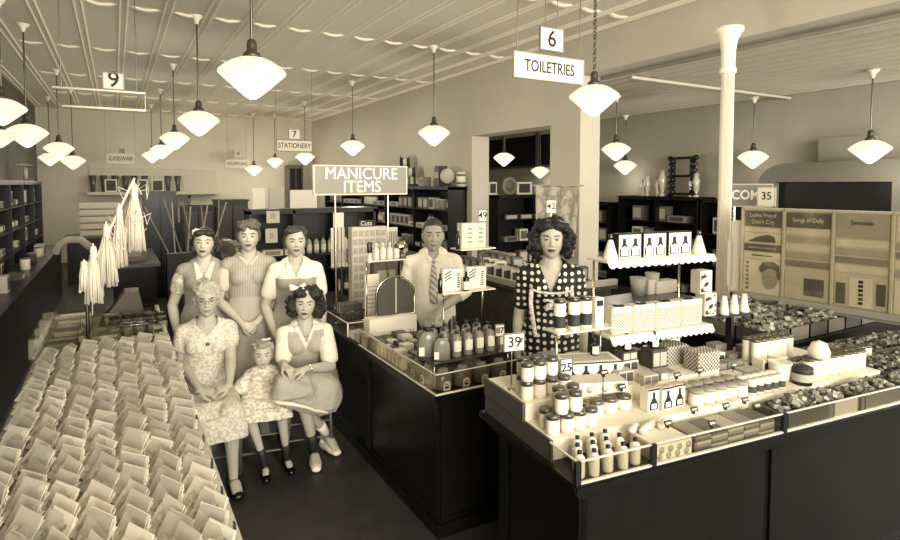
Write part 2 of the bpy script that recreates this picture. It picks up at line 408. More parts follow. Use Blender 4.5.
# ================================================================== SIGNS
def board(name, label, p0, p1, ztop, zbot, th, m, txts, edge=None, rods=None, group=None):
    """upright board from p0 to p1 (x,y of its two ends); txts: (string, size, z centre, offset, material, bold, stretch)"""
    p0 = Vector(p0); p1 = Vector(p1); c = (p0+p1)/2; d = p1-p0; L_ = d.length; a = math.atan2(d.y, d.x)
    t = thing(name, label, 'sign', (c.x, c.y, zbot), a, group)
    q = MB(); q.b2(-L_/2, L_/2, -th/2, th/2, 0, ztop-zbot); q.build('board', m, t)
    if edge:
        q = MB(); e = edge[0]; h = ztop-zbot
        q.b2(-L_/2-e/3, L_/2+e/3, -th/2-.004, th/2+.004, -e/3, e); q.b2(-L_/2-e/3, L_/2+e/3, -th/2-.004, th/2+.004, h-e, h+e/3)
        q.b2(-L_/2-e/3, -L_/2+e, -th/2-.004, th/2+.004, e, h-e); q.b2(L_/2-e, L_/2+e/3, -th/2-.004, th/2+.004, e, h-e)
        q.build('border', edge[1], t)
    for s, sz, zc, off, mm, b, sx in txts: put_text(s, sz, mm, t, (off, -th/2-.002, zc), name='lettering', bold=b, sx=sx)
    if rods:
        q = MB()
        for (rx, z1) in rods: q.tube([(rx, 0, ztop-zbot), (rx, 0, z1-zbot)], .003, n=5)
        q.build('hanging_wire', M_nick, t)
    return t
Y0 = 2.95
a, b = yp(513.5, 51, Y0), yp(583, 60, Y0); z1 = a.z; z0 = yp(513.5, 77, Y0).z
w_ = (b-a).length
board('aisle_sign', 'white TOILETRIES sign hanging from the ceiling', (a.x, Y0), (b.x, Y0), z1, z0, .012, M_paper, [('TOILETRIES', .105, (z1-z0)/2, 0, M_ink, .0008, .78)], (.006, M_lgrey), [(-w_/2+.03, ZC), (w_/2-.03, ZC)])
a, b = yp(538, 27, Y0), yp(561, 30, Y0); z1n = a.z; z0n = yp(538, 50, Y0).z
board('number_card', 'white card with the number 6 above the TOILETRIES sign', (a.x, Y0-.02), (b.x, Y0-.02), z1n, z0n, .008, M_paper, [('6', .15, (z1n-z0n)/2, 0, M_ink, .001, 1)], (.004, M_grey), [(0, z0n-.02+0)] and [(-.05, ZC), (.05, ZC)])
# number 9 with its empty white tube frame
Y9 = 4.6
A, B, D_ = yp(52, 86.5, Y9), yp(145, 93.5, Y9), yp(145, 110.5, Y9)
t = thing('sign_frame', 'empty white tube sign frame hanging under the number 9 card', 'sign frame', (B.x, Y9, D_.z))
q = MB(); q.tube([(A.x-B.x, 0, B.z-D_.z), (0, 0, B.z-D_.z), (0, 0, 0), (yp(62, 105, Y9).x-B.x, 0, 0)], .009, n=6, cap=False)
q.build('frame_tube', M_paper, t)
q = MB(); q.tube([(-.05, 0, B.z-D_.z), (-.05, 0, ZC-D_.z)], .004, n=5); q.tube([(A.x-B.x+.05, 0, B.z-D_.z), (A.x-B.x+.05, 0, ZC-D_.z)], .004, n=5); q.build('hanging_wire', M_nick, t)
a, b = yp(102.5, 72, Y9), yp(124, 73.5, Y9)
board('number_card', 'white card with the number 9 at the upper left', (a.x, Y9), (b.x, Y9), a.z, B.z+.012, .008, M_cream, [('9', .15, (a.z-B.z)/2, 0, M_ink, .001, 1)], (.004, M_grey))
Y7 = 9.6
a, b = yp(276.5, 139.5, Y7), yp(312, 140.5, Y7); z0 = yp(276, 151, Y7).z
board('aisle_sign', 'small STATIONERY sign hanging far down the room', (a.x, Y7), (b.x, Y7), a.z, z0, .015, M_paper, [('STATIONERY', .115, (a.z-z0)/2, 0, M_ink, .001, .80)], (.008, M_grey), [(-.3, ZC), (.3, ZC)])
a, b = yp(288.5, 129, Y7), yp(300, 129, Y7); z0n = yp(289, 139, Y7).z
board('number_card', 'small card with the number 7 over the STATIONERY sign', (a.x, Y7), (b.x, Y7), a.z, z0n, .01, M_paper, [('7', .14, (a.z-z0n)/2, 0, M_ink, .002, 1)], (.005, M_grey))
YG = 15.5
a, b = yp(107, 154, YG), yp(134, 155, YG); z0 = yp(107, 163, YG).z
board('aisle_sign', 'GLASSWARE sign at the far left end of the room', (a.x, YG), (b.x, YG), a.z, z0, .015, M_cream, [('GLASSWARE', .13, (a.z-z0)/2, 0, M_dark, .001, .8)], (.02, M_paper), [(-.3, ZC), (.3, ZC)])
a, b = yp(118, 148, YG), yp(125, 148, YG)
board('number_card', 'tiny number card above the GLASSWARE sign', (a.x, YG), (b.x, YG), a.z, a.z-.14, .01, M_lgrey, [('10', .12, .07, 0, M_ink, .001, 1)])
a, b = yp(226, 160, 17.0), yp(248, 160, 17.0)
board('aisle_sign', 'long faint HOUSEWARE sign near the back wall, left of the farthest lamp', (a.x, 17.0), (b.x, 17.0), a.z, a.z-.2, .015, M_lgrey, [('HOUSEWARE', .12, .1, 0, M_dark, .001, .75)], (.012, M_cream), [(-.25, ZC), (.25, ZC)])
a, b = yp(234.5, 150, 17.0), yp(242, 150, 17.0)
board('number_card', 'tiny card with the number 8 near the back wall', (a.x, 17.0), (b.x, 17.0), a.z, a.z-.2, .01, M_lgrey, [('8', .14, .1, 0, M_ink, .001, 1)])
# MANICURE ITEMS sign on two poles on the counter
YM = 4.55
a, b = yp(313, 163.5, YM), yp(406, 168, YM); z1 = (a.z+b.z)/2; z0 = (yp(313, 193, YM).z+yp(406, 196, YM).z)/2
ts = board('counter_sign', 'large grey MANICURE ITEMS sign with white letters on two thin poles', (a.x, YM), (b.x, YM), z1, z0, .03, mat('sign board taupe', .52, .7), [('MANICURE', .138, (z1-z0)*.71, 0, mat('white sign letters', 1.0, .6), 0, .94), ('ITEMS', .138, (z1-z0)*.26, .0, mat('white sign letters', 1.0, .6), 0, .95)], (.008, M_cream))
q = MB()
cx = (a.x+b.x)/2
for px in (325, 397):
    x = yp(px, 250, YM).x; x = min(max(x, 1.56), 2.03); q.tube([(x-cx, 0, 0), (x-cx, 0, CZ-z0)], .008, n=8); q.cyl((x-cx, 0, CZ-z0), .03, .01)
q.build('pole', M_chrome, ts)
# ================================================================== generic goods
def fb(px0, px1, pyt, Y, zb):
    """x range and height of a thing whose front is at plane Y, standing at height zb"""
    a, b = yp(px0, pyt, Y), yp(px1, pyt, Y); return a.x, b.x, (a.z+b.z)/2-zb
def gbox(name, label, cat, px0, px1, pyt, Y, zb, dep, m, rz=0, group=None, front=None):
    x0, x1, h = fb(px0, px1, pyt, Y, zb); h = max(h, .02)
    q = MB(); w = x1-x0; q.b2(-w/2, w/2, 0, dep, 0, h, bev=min(.004, w/8))
    ms = [m]
    if front:
        q.m = 1; ms.append(front); q.b2(-w*.38, w*.38, -.003, .001, h*.15, h*.85)
    return tag(q.build(name, ms, None, ((x0+x1)/2, Y, zb), rz), label, cat, group)
def hexa(*p): return p
def bottle_parts(h, r, neck=.32, m_body=None, m_cap=None, m_lab=None, lab=(.15, .5), flat=1.0):
    q = MB(); q.lathe([(r*.9, 0), (r, .008), (r, h*(1-neck)-.004), (r*.75, h*(1-neck)+.12*neck*h), (r*.34, h*(1-neck)+.40*neck*h), (r*.30, h*.93), (.0, h*.93)], n=14, sy=flat)
    c = MB(); c.lathe([(r*.45, h*(1-neck*.5)), (r*.45, h), (0, h)], n=12, sy=max(flat, .7) if flat < 1 else 1)
    out = [('bottle_body', q.mesh('bottle_body', m_body or M_lotion)), ('cap', c.mesh('cap', m_cap or M_dark))]
    if m_lab:
        l = MB(); n = 14; P = []
        for z in (h*lab[0], h*lab[1]):
            for i in range(9):
                t = -PI/2-1.05+2.1*i/8; P.append(((r+.0012)*math.cos(t), (r*flat+.0012)*math.sin(t), z))
        l.add(P, [(i, i+1, i+10, i+9) for i in range(8)], True)
        out.append(('label', l.mesh('label', m_lab)))
    return out
def jar_parts(r, h, lidh=.018, m_body=None, m_lid=None, band=None):
    q = MB(); q.lathe([(r*.92, 0), (r, .006), (r, h-lidh-.006), (r*.9, h-lidh)], n=16)
    c = MB(); c.lathe([(r*1.0, h-lidh-.002), (r*1.02, h-.004), (r*.94, h), (0, h)], n=16)
    out = [('jar_body', q.mesh('jar_body', m_body or M_jar)), ('lid', c.mesh('lid', m_lid or M_lid))]
    if band:
        l = MB(); l.lathe([(r+.001, h*.18), (r+.001, h*.62)], n=16, caps=False); out.append(('label', l.mesh('label', band)))
    return out
def box_mesh(w, d, h, ms, front=None, bev=.002):
    q = MB(); q.box((0, 0, h/2), (w, d, h), bev=bev)
    if front: q.m = 1; q.b2(-w*.38, w*.38, -d/2-.0015, -d/2+.001, h*.15, h*.85)
    return q.mesh('box', [ms]+([front] if front else []))
# ================================================================== BACK OF THE ROOM
# picture boards above the back ledge
i = 0
for px in (98, 120, 139, 172):
    q = MB(); x = yp(px, 170, YB-.1).x; 
    for dx in (-.12, .12): q.lathe([(.05, .0), (.055, .18), (.09, .42), (.085, .42), (.0, .40)], (dx, 0, 0), n=10)
    tag(q.build('tumbler', mat('smoked glass', .30, .25), None, (x, YB-.3, 1.80)), 'pair of dark tumblers on the back ledge, under the left hanging lamps' , 'glassware', 'tumblers on the back ledge')
for (p0, p1) in ((105, 117), (137, 147), (151, 163)):
    a, b = yp(p0, 186, YB-.12), yp(p1, 186, YB-.12); q = MB(); w = b.x-a.x
    q.b2(-w/2, w/2, 0, .02, 0, .32); q.m = 1; q.b2(-w/2+.03, w/2-.03, -.003, 0, .03, .29)
    tag(q.build('framed_picture', [M_cream, M_dark], None, ((a.x+b.x)/2, YB-.45, 1.80)), 'small dark framed picture standing on the back ledge', 'picture', 'pictures on the back ledge')
# wall units: shelves with goods. Built as open cases
def bookcase(name, label, x0, x1, y0, y1, zt, face, nsh, ndiv, m=M_wood, z0=0.0, cat='shelf unit'):
    t = thing(name, label, cat, ((x0+x1)/2, (y0+y1)/2, z0)); cx, cy = (x0+x1)/2, (y0+y1)/2
    X0, X1, Y0_, Y1_ = x0-cx, x1-cx, y0-cy, y1-cy; h = zt-z0; e = .03
    q = MB(); q.b2(X0, X1, Y0_, Y1_, h-.06, h); q.b2(X0-.02, X1+.02, Y0_-.02, Y1_+.02, h-.02, h)
    q.b2(X0, X1, Y0_, Y1_, 0, .08)
    if face == 'y': q.b2(X0, X1, Y1_-.02, Y1_, 0, h)
    elif face == '-x': q.b2(X1-.02, X1, Y0_, Y1_, 0, h)
    else: q.b2(X0, X0+.02, Y0_, Y1_, 0, h)
    if face == 'y':
        for i in range(ndiv+1):
            x = X0+(X1-X0)*i/ndiv; x = min(max(x, X0+e/2), X1-e/2); q.b2(x-e/2, x+e/2, Y0_, Y1_, 0, h)
    else:
        for i in range(ndiv+1):
            y = Y0_+(Y1_-Y0_)*i/ndiv; y = min(max(y, Y0_+e/2), Y1_-e/2); q.b2(X0, X1, y-e/2, y+e/2, 0, h)
    q.build('case', m, t)
    zs = []
    for k in range(1, nsh):
        z = .08+(h-.14)*k/nsh; s_ = MB(); s_.b2(X0+.01, X1-.01, Y0_+.01, Y1_-.01, z-.012, z+.012); s_.build('shelf', m, t); zs.append(z+z0+.012)
    return [z0+.08]+zs
rnd = random.Random(11)
tones = [mat('shelf goods %s' % n, v, .6) for n, v in (('dark', .25), ('dim', .38), ('middle', .52), ('pale', .66), ('white', .84))]
KB = {}
def goods(kind, k):
    key = (kind, k)
    if key in KB: return KB[key]
    m = tones[k]
    if kind == 'box': r = [('box', box_mesh(.15, .12, .17, m, tones[(k+2) % 5]))]
    elif kind == 'flat': r = [('box', box_mesh(.24, .16, .07, m, tones[(k+3) % 5]))]
    elif kind == 'tin': r = jar_parts(.055, .15, .012, m, tones[(k+2) % 5])
    elif kind == 'bottle': r = bottle_parts(.22, .035, .35, m, tones[0], tones[4])
    elif kind == 'vase':
        q = MB(); q.lathe([(.035, 0), (.06, .04), (.07, .10), (.03, .18), (.045, .24), (.04, .24), (0, .23)], n=14); r = [('vase', q.mesh('vase', m))]
    KB[key] = r; return r
SIZE = dict(box=.17, flat=.26, tin=.13, bottle=.09, vase=.16)
CATN = dict(box='box', flat='box', tin='tin', bottle='bottle', vase='vase'); NMN = dict(box='carton', flat='flat_box', tin='tin', bottle='bottle', vase='vase')
def fill(xa, ya, xb, yb, z, where, dens=.85, kinds=('box', 'flat', 'tin', 'bottle'), rz=0, sc=1.0, hmax=9):
    L_ = math.hypot(xb-xa, yb-ya); s_ = .1
    while s_ < L_-.08:
        k = rnd.choice(kinds); t_ = rnd.randrange(5); run = rnd.randint(1, 4)
        for _ in range(run):
            w = SIZE[k]*sc
            if s_+w/2 > L_-.05: break
            if rnd.random() < dens:
                f = (s_+w/2)/L_
                spawn(NMN[k], goods(k, t_), '%s %s %s' % (('dark', 'dim', 'mid-grey', 'pale', 'white')[t_], {'box': 'carton', 'flat': 'low flat box', 'tin': 'round tin', 'bottle': 'bottle', 'vase': 'vase'}[k], where), CATN[k], (xa+(xb-xa)*f, ya+(yb-ya)*f, z), rz, '%s goods %s' % (k, where), sc)
            s_ += w*1.02
        s_ += .02
# long wall unit on the right wall of the room
zz = bookcase('wall_shelf_unit', 'long dark shelf unit along the right wall behind the man', 4.92, XR-.01, 8.5, 15.2, 1.96, '-x', 5, 5)
for z in zz[1:]: fill(5.05, 15.1, 5.05, 8.6, z, 'on the long wall shelf behind the man', rz=-PI/2, sc=1.2)
# things on top of it
def drum_parts():
    q = MB(); q.lathe([(.10, 0), (.16, .01), (.16, .03), (.11, .035), (.11, .075)], n=24); q.lathe([(.11, .165), (.11, .205), (.16, .21), (.16, .23), (.10, .24)], n=24)
    c = MB(); c.lathe([(.112, .075), (.115, .12), (.112, .165)], n=24, caps=False)
    return [('reel', q.mesh('reel', M_dark)), ('ribbon', c.mesh('ribbon', M_cream))]
dr = drum_parts(); ZT = 1.96
for px, py, l in ((408, 172, 'large dark ribbon reel standing low on the wall shelf, left of a box stack'), (416, 158, 'large dark ribbon reel, upper one above the wall shelf')):
    pass
q = MB(); q.box((0, 0, .03), (.3, .5, .06)); q.b2(-.03, .03, -.03, .03, .06, .45)
p = xp(410, 187, 5.1)
t = thing('reel_rack', 'dark stand holding two big ribbon reels on the wall shelf top', 'display rack', (5.08, p.y, ZT)); q = MB(); q.b2(-.1, .1, -.22, .22, 0, .04); q.tube([(.1, .20, .04), (.1, .20, .50)], .02); q.tube([(.1, .2, .48), (-.08, .2, .48)], .015); q.tube([(.1, -.05, .04), (.1, -.05, .27)], .02); q.build('stand', M_dark, t)
for yy_, zz_, l in ((p.y+.1, ZT+.48, 'big ribbon reel on top of the wall shelf, the upper of two'), (p.y-.14, ZT+.27, 'big ribbon reel on top of the wall shelf, the lower of two')):
    o = spawn('ribbon_reel', dr, l, 'reel', (5.08, yy_+.12, zz_), 0, 'ribbon reels on the wall shelf'); o.rotation_euler = (PI/2, 0, PI/2-.45); o.scale = (.8, .8, .85); o.location.x = 4.98
for (px0, pyt, w, m, l, cat, nm) in ((425, 177, .18, tones[2], 'grey bundle standing on the wall shelf top', 'box', 'carton'), (441, 166, .18, tones[0], 'tall dark carton on the wall shelf top', 'box', 'carton'), (461, 172, .16, tones[4], 'striped round tin on the wall shelf end', 'tin', 'tin')):
    y = xp(px0, 187, 5.1).y; h = xp(px0, pyt, 5.1).z-ZT
    q = MB()
    if cat == 'box': q.box((0, 0, h/2), (w, w, h), bev=.01); q.m = 1; q.box((-w/2-.002, 0, h*.55), (.004, w*.7, h*.3))
    else: q.lathe([(w/2, 0), (w/2, h), (0, h)]); q.m = 1; q.lathe([(w/2+.003, h*.7), (w/2+.003, h*.85)], caps=False); q.lathe([(w/2+.003, h*.15), (w/2+.003, h*.3)], caps=False)
    tag(q.build(nm, [m, tones[1] if m != tones[0] else tones[3]], None, (5.1, y, ZT)), l, cat)
p = xp(449, 175, 5.1); q = MB(); q.tube([(0, -.02, .13), (0, .02, .13)], .13, n=20, cap=False)
t = thing('round_dial', 'round white dial on a small foot on the wall shelf top', 'dial', (5.05, p.y-.03, ZT+.05)); q.build('dial_face', M_cream, t); q = MB(); q.b2(-.04, .04, -.06, .06, -.05, 0); q.build('foot', M_dark, t)
t.rotation_euler = (0, 0, -PI/4)
q = MB(); q.b2(-.1, .1, -.25, .25, 0, .3); q.b2(-.08, .14, -.3, .2, .3, .34)
tag(q.build('carton', tones[3], None, (5.1, xp(352, 170, 5.1).y, ZT)), 'pale carton with a lid board, on the shelf above the MANICURE ITEMS sign', 'box')
# left side shelves and low counter
zz = bookcase('wall_shelf_unit', 'dark tall shelf unit against the left wall', XL+.01, -1.22, 7.2, 13.6, 2.05, 'x', 6, 5)
for z in zz[2:]: fill(-1.4, 7.3, -1.4, 13.5, z, 'on the tall left wall shelf', .8, ('flat', 'box'), rz=PI/2, sc=1.25)
q = MB(); q.b2(-.1, .1, -.25, .25, 0, .02)
for i in range(5): q.tube([(0, -.2+.1*i, .02), (0, -.2+.1*i, .28)], .012)
q.b2(-.1, .1, -.25, .25, .28, .3); tag(q.build('wire_stand', M_nick, None, (-1.4, 13.0, 2.05)), 'small slatted stand on top of the left wall shelf', 'stand')
t = thing('low_counter', 'dark low counter along the left side, half lost in shadow', 'counter', (-1.05, 8, 0))
q = MB(); q.b2(-.12, .18, -3.9, 4.5, 0, .86); q.build('counter_body', M_wood, t); q = MB(); q.b2(-.14, .2, -3.95, 4.55, .86, .9); q.build('counter_top', M_wood, t)
for y in (4.6, 5.4, 6.2, 7.1, 8.0, 8.8, 9.6, 10.4): fill(-1.02, y, -1.02, y+.7, .9, 'on the low left counter', .6, ('flat', 'box', 'tin'), rz=PI/2)
q = MB(); pts = [(-.25, 0, -.03), (-.20, 0, .10), (-.08, 0, .17), (.08, 0, .16), (.2, 0, .04)]; q.tube(pts, [(.06, .02)]*5, n=8)
tag(q.build('draped_cloth', tones[3], None, (yp(74, 232, 10.5).x, 10.5, .98), 0), 'pale cloth humped over goods on the low left counter', 'cloth')
# mid-room display islands behind the women
def island(label, x0, x1, y0, y1, z, m=M_wood):
    t = thing('display_counter', label, 'counter', ((x0+x1)/2, (y0+y1)/2, 0)); w, d = (x1-x0)/2, (y1-y0)/2
    q = MB(); q.b2(-w+.05, w-.05, -d+.05, d-.05, 0, z-.04); q.build('counter_body', m, t); q = MB(); q.b2(-w, w, -d, d, z-.04, z); q.build('counter_top', M_woodm, t); return t
island('dark display counter in the middle of the room behind the standing women', 1.3, 2.3, 7.6, 10.2, .95)
island('far display counter towards the back door', -.1, .5, 8.5, 10.6, .95)
island('display counter behind the manicure counter, towards the wall shelf', 3.0, 4.0, 7.3, 11.0, .95)
zr = bookcase('stationery_rack', 'dark stationery display rack behind the standing women', 1.35, 2.95, 7.0, 7.3, 1.70, 'y', 3, 3, z0=0.0)
for z in zr: fill(1.4, 7.12, 2.9, 7.12, z, 'in the stationery rack behind the women', .9, ('box', 'flat', 'bottle'))
for (p0, p1, pt, tn, l) in ((252, 265, 188, 4, 'white writing pad standing on the stationery rack, the leftmost'), (269, 284, 187, 3, 'pale grey writing pad standing on the stationery rack, second from left'), (290, 317, 190, 4, 'wide white card standing on the stationery rack, left of the big sign')):
    gbox('writing_pad', l, 'writing pad', p0, p1, pt, 7.1, 1.70, .03, tones[tn], front=None)
for (p0, p1, pt, l, hh) in ((267, 280, 209, 'white framed card below the pale writing pad, over a woman\'s head', .13), (266, 278, 229, 'pale card beside the head of the woman in the striped dress', .1)):
    a, b = yp(p0, pt, 6.96), yp(p1, pt, 6.96); q = MB(); w = b.x-a.x; q.b2(-w/2, w/2, 0, .01, -.17, 0); q.m = 1; q.b2(-w*.2, w*.2, -.002, .001, -.12, -.05)
    tag(q.build('display_card', [M_cream, M_lgrey], None, ((a.x+b.x)/2, 6.99, a.z)), l, 'card')
# umbrella-like rods display left of it
t = thing('rod_stand', 'stand of slanting rods and canes behind the women at the left', 'display stand', (.95, 8.9, .0))
q = MB(); q.b2(-.35, .35, -.1, .1, 0, 1.03); q.build('stand_base', M_dark, t)
for i in range(9):
    q = MB(); x = -.32+.08*i; q.tube([(x, 0, 1.03), (x*1.5+(.1 if i % 2 else -.12), .05, 1.68+.05*(i % 3))], .010); q.build('rod', tones[2+i % 2], t)
for i, (x, y, w, h, tn) in enumerate(((.2, 9.0, .3, .35, 1), (.25, 9.7, .25, .5, 0), (.1, 10.3, .3, .45, 1))):
    q = MB(); q.box((0, 0, h/2), (w, .3, h), bev=.01); q.m = 1; q.b2(-w*.3, w*.3, -.155, -.15, h*.2, h*.8)
    tag(q.build('display_case', [tones[tn], tones[2]], None, (x, y, .95)), 'dark case on the far counter towards the back door', 'case', 'cases on the far counter')
q = MB()
for i in range(5): q.b2(-.35, .35, -.15, .15, i*.14, i*.14+.1)
tag(q.build('linen_stack', M_cream, None, (yp(100, 220, 14).x, 14.0, .95+.0)), 'stack of pale folded linens left of the back door', 'linens')
for (p0, p1, pt, Yc, l) in ((143, 176, 191, 11.2, 'tall black screen added for the dark doorway behind the tassels, left of the standing women'), (182, 214, 206, 10.9, 'dark chest-high screen behind the head with the white flower'), (216, 248, 200, 10.9, 'dark screen behind the woman with the striped bodice')):  # screens added to darken the background; the tall one stands for a dark doorway
    a, b = yp(p0, pt, Yc), yp(p1, pt, Yc); q = MB(); q.b2(a.x, b.x, 0, .4, 0, a.z, bev=.01); q.b2(a.x-.02, b.x+.02, -.02, .42, a.z-.03, a.z); q.m = 1; w = b.x-a.x
    for j in range(2): q.b2(a.x+w*(.06+.47*j), a.x+w*(.47+.47*j), -.012, 0, .15, a.z-.1)
    tag(q.build('dark_screen', [M_wood, M_black if p0 == 143 else tones[0]], None, (0, Yc, 0)), l, 'cabinet')
island('low counter by the back wall under the linens', -.9, .0, 13.6, 14.4, .95)
for nm, px0, px1, pt, pb in (('wall_poster', 177, 190, 195, 222),):
    a, b = yp(px0, pt, YB-.02), yp(px1, pb, YB-.02); q = MB(); q.b2(0, b.x-a.x, -.01, .01, b.z-a.z, 0); tag(q.build(nm, M_lgrey, None, (a.x, YB-.03, a.z)), 'pale grey sheet on the back wall right of the door', 'poster')
for (p0, p1, pt, pb, l) in ((290, 300, 165, 188, 'dark tall cabinet in the back right corner, nearer the wall'),):
    a, b = yp(288, 165, 16.8), yp(303, 165, 16.8); q = MB(); q.b2(a.x, b.x, 0, .4, 0, a.z); q.m = 1; q.b2(a.x+.05, (a.x+b.x)/2-.02, -.02, 0, .1, a.z-.1); q.b2((a.x+b.x)/2+.02, b.x-.05, -.02, 0, .1, a.z-.1)
    tag(q.build('tall_cabinet', [M_woodm, M_wood], None, (0, 16.8, 0)), l, 'cabinet')
fill(3.15, 7.4, 3.15, 10.8, .95, 'on the counter behind the manicure goods', .9, ('box', 'tin', 'bottle'), rz=-.6, sc=1.3)
fill(3.5, 7.4, 3.5, 10.8, .95, 'on the counter behind the manicure goods, far side', .9, ('box', 'flat', 'bottle'), rz=-.6, sc=1.5)
fill(1.5, 7.7, 1.5, 10.1, .95, 'on the mid-room counter', .9, ('box', 'tin'), sc=1.2)
# ================================================================== RIGHT: doorway, annex
zz = bookcase('shelf_unit', 'dark shelf unit seen through the doorway', 6.10, 7.75, 8.7, 9.0, 1.80, 'y', 4, 2)
for z in zz[1:]: fill(6.15, 8.82, 7.7, 8.82, z, 'on the shelves through the doorway', .9, ('box', 'flat', 'tin'), sc=1.3)
p = yp(510, 187, 8.8); q = MB(); q.tube([(0, 0, 0), (0, .02, 0)], .17, n=24, cap=False); q.m = 1; q.tube([(0, -.006, 0), (0, -.003, 0)], .11, n=24, cap=False)
tag(q.build('round_plate', [tones[2], tones[1]], None, (p.x, 8.8, 1.80+.165)), 'round dark plate standing on the shelf in the doorway', 'plate')
for px0, px1, l in ((489, 497, 'small framed picture left of the round plate'), (517, 532, 'framed picture right of the round plate')):
    x0, x1, h = fb(px0, px1, 182, 8.8, 1.80); q = MB(); w = x1-x0; q.b2(-w/2, w/2, 0, .02, 0, h); q.m = 1; q.b2(-w*.36, w*.36, -.004, 0, h*.14, h*.86)
    tag(q.build('framed_picture', [M_cream, M_dark], None, ((x0+x1)/2, 8.8, 1.80)), l, 'picture')
# hanging patterned cloth on the wall pier
p0, p1 = xp(537, 190, XR-.04), xp(583, 192, XR-.04)
t = thing('wall_hanging', 'patterned pale cloth hanging on the wall pier behind the woman in polka dots', 'cloth', (XR-.05, (p0.y+p1.y)/2, 1.0))
q = MB(); n = 16; W_ = p0.y-p1.y; P = []
for j in range(9):
    for i in range(n+1):
        y = W_/2-W_*i/n; zt = .94*(1-j/8.0)+.05; P.append((-.02-.03*math.sin(i*1.3+j*.2)-.02*(j/8), y*(1-.25*(j/8)), zt))
q.add(P, [(j*(n+1)+i, j*(n+1)+i+1, (j+1)*(n+1)+i+1, (j+1)*(n+1)+i) for j in range(8) for i in range(n)], True)
q.build('cloth', pattern('floral cloth', .66, .82, 'noise', 9, thr=.5), t)
q = MB(); q.tube([(-.03, W_/2+.05, .98), (-.03, -W_/2-.05, .98)], .012); q.build('rod', M_cream, t)
# brown slanted display counter between doorway and the woman in polka dots
island('brown display counter with a pale rim in front of the doorway', 3.55, 4.6, 4.35, 6.9, .93, M_woodm)
q = MB(); q.b2(3.55, 3.6, 4.35, 6.9, .93, .99); q.b2(3.6, 4.6, 4.35, 4.4, .93, .99); tag(q.build('rim_board', tones[3]), 'pale rim boards around the brown counter before the doorway', 'board')
for k in range(7): fill(3.7+.13*k, 4.6, 3.7+.13*k, 6.7, .93, 'on the brown counter before the doorway', .9, ('flat', 'box'), rz=-.5, sc=.9)
island('brown counter behind the toiletries shelves', 3.35, 4.75, 3.38, 3.95, .93, M_woodm)
q = MB()
for i, (px, h, w) in enumerate(((625, .17, .16), (640, .14, .10), (648, .2, .14), (662, .12, .3))):
    p = zp(px, 292, .93)
    q = MB(); q.lathe([(w*.35, 0), (w*.5, h), (w*.45, h), (0, h*.9)], n=14) if i in (0, 2) else q.box((0, 0, h/2), (w, .12, h), bev=.005)
    tag(q.build('planter' if i in (0, 2) else 'carton', tones[2+i % 2], None, (p.x, min(max(p.y, 3.45), 3.85), .93)), ['pale tapered pot behind the scalloped shelf', 'small grey carton beside the tapered pot', 'wider pale pot behind the scalloped shelf', 'long low grey box behind the scalloped shelf'][i], 'pot' if i in (0, 2) else 'box')
# annex wall unit with cubbies and things on top
zz = bookcase('shelf_unit', 'dark cubbyhole unit on the annex wall left of the iron column', 8.6, XA-.01, 6.35, 8.15, 1.77, '-x', 4, 2)
for z in zz: fill(8.8, 8.0, 8.8, 6.45, z, 'in the annex cubbyholes', .8, ('flat', 'box'), rz=-PI/2, sc=1.6)
zz = bookcase('shelf_unit', 'low dark shelf unit at the annex wall beside the wall end', 8.6, XA-.01, 8.4, 9.8, 1.62, '-x', 4, 2)
for z in zz: fill(8.8, 9.7, 8.8, 8.5, z, 'in the low annex shelf unit', .8, ('flat', 'box'), rz=-PI/2, sc=1.5)
zz = bookcase('shelf_unit', 'dark shelf unit behind the iron column', 8.6, XA-.01, 5.62, 6.3, 1.75, '-x', 3, 1)
for z in zz: fill(8.8, 6.25, 8.8, 5.7, z, 'in the shelf unit behind the column', .8, ('flat', 'box'), rz=-PI/2, sc=1.6)
vs = [('vase', MB().lathe([(.05, 0), (.06, .02), (.02, .06), (.05, .14), (.07, .3), (.045, .38), (.05, .44), (0, .42)], n=14).mesh('vase', mat('cut glass', .72, .15)))]
for px, s_ in ((643, .7), (647, .9), (657, .75), (662, 1.1), (691, .8), (696, .95)):
    y = xp(px, 196, 8.8).y; spawn('glass_vase', vs, 'cut glass vase on the annex unit, beside the scalloped frame', 'vase', (8.8, y, 1.77), 0, 'cut glass vases on the annex unit', s_)
p = xp(682, 196, 8.8); q = MB()
for s_ in (-1, 1):
    pts = [(0, s_*(.22+.05*math.cos(k*PI*2/3.0)), .02+.66*k/18*1.0) for k in range(0, 19)]; q.tube(pts, .05, n=6)
for z in (.04, .36, .68): q.tube([(0, -.24, z), (0, .24, z)], .022, n=6)
tag(q.build('fretwork_shelf', M_black, None, (8.8, p.y, 1.785)), 'black scalloped fretwork shelf frame on the annex unit', 'frame')
# hooded dark booth in the annex
y0, y1 = xp(775, 183, 8.5).y, xp(893, 183, 8.5).y
t = thing('back_bar', 'long dark recess under a grey curved hood on the annex wall', 'back bar', (8.7, (y0+y1)/2, 0)); hw = (y0-y1)/2
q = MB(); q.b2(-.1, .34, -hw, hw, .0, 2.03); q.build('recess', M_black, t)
q = MB(); n = 12; P = []; e = .3
pts = [(-.2, -hw-.1, 2.0)]
prof = [(hw+.25, 1.35), (hw+.25, 1.9)]+[(hw+.25-.35*(1-math.cos(a*PI/16)), 1.9+.35*math.sin(a*PI/16)) for a in range(1, 9)]+[(-hw-.2, 2.28)]
prof = [(hw+.25-.42+.42*math.cos(a*PI/16), 2.0+.30*math.sin(a*PI/16)) for a in range(0, 9)]
outer = [(hw+.25, 1.0)]+prof+[(-hw-.3, 2.32), (-hw-.3, 1.0)]
inner = [(-hw, 1.0), (-hw, 2.03), (hw, 2.03), (hw, 1.0)]
poly = outer+inner; n = len(poly)
P = [(-.22, y, z) for y, z in poly]+[(.33, y, z) for y, z in poly]
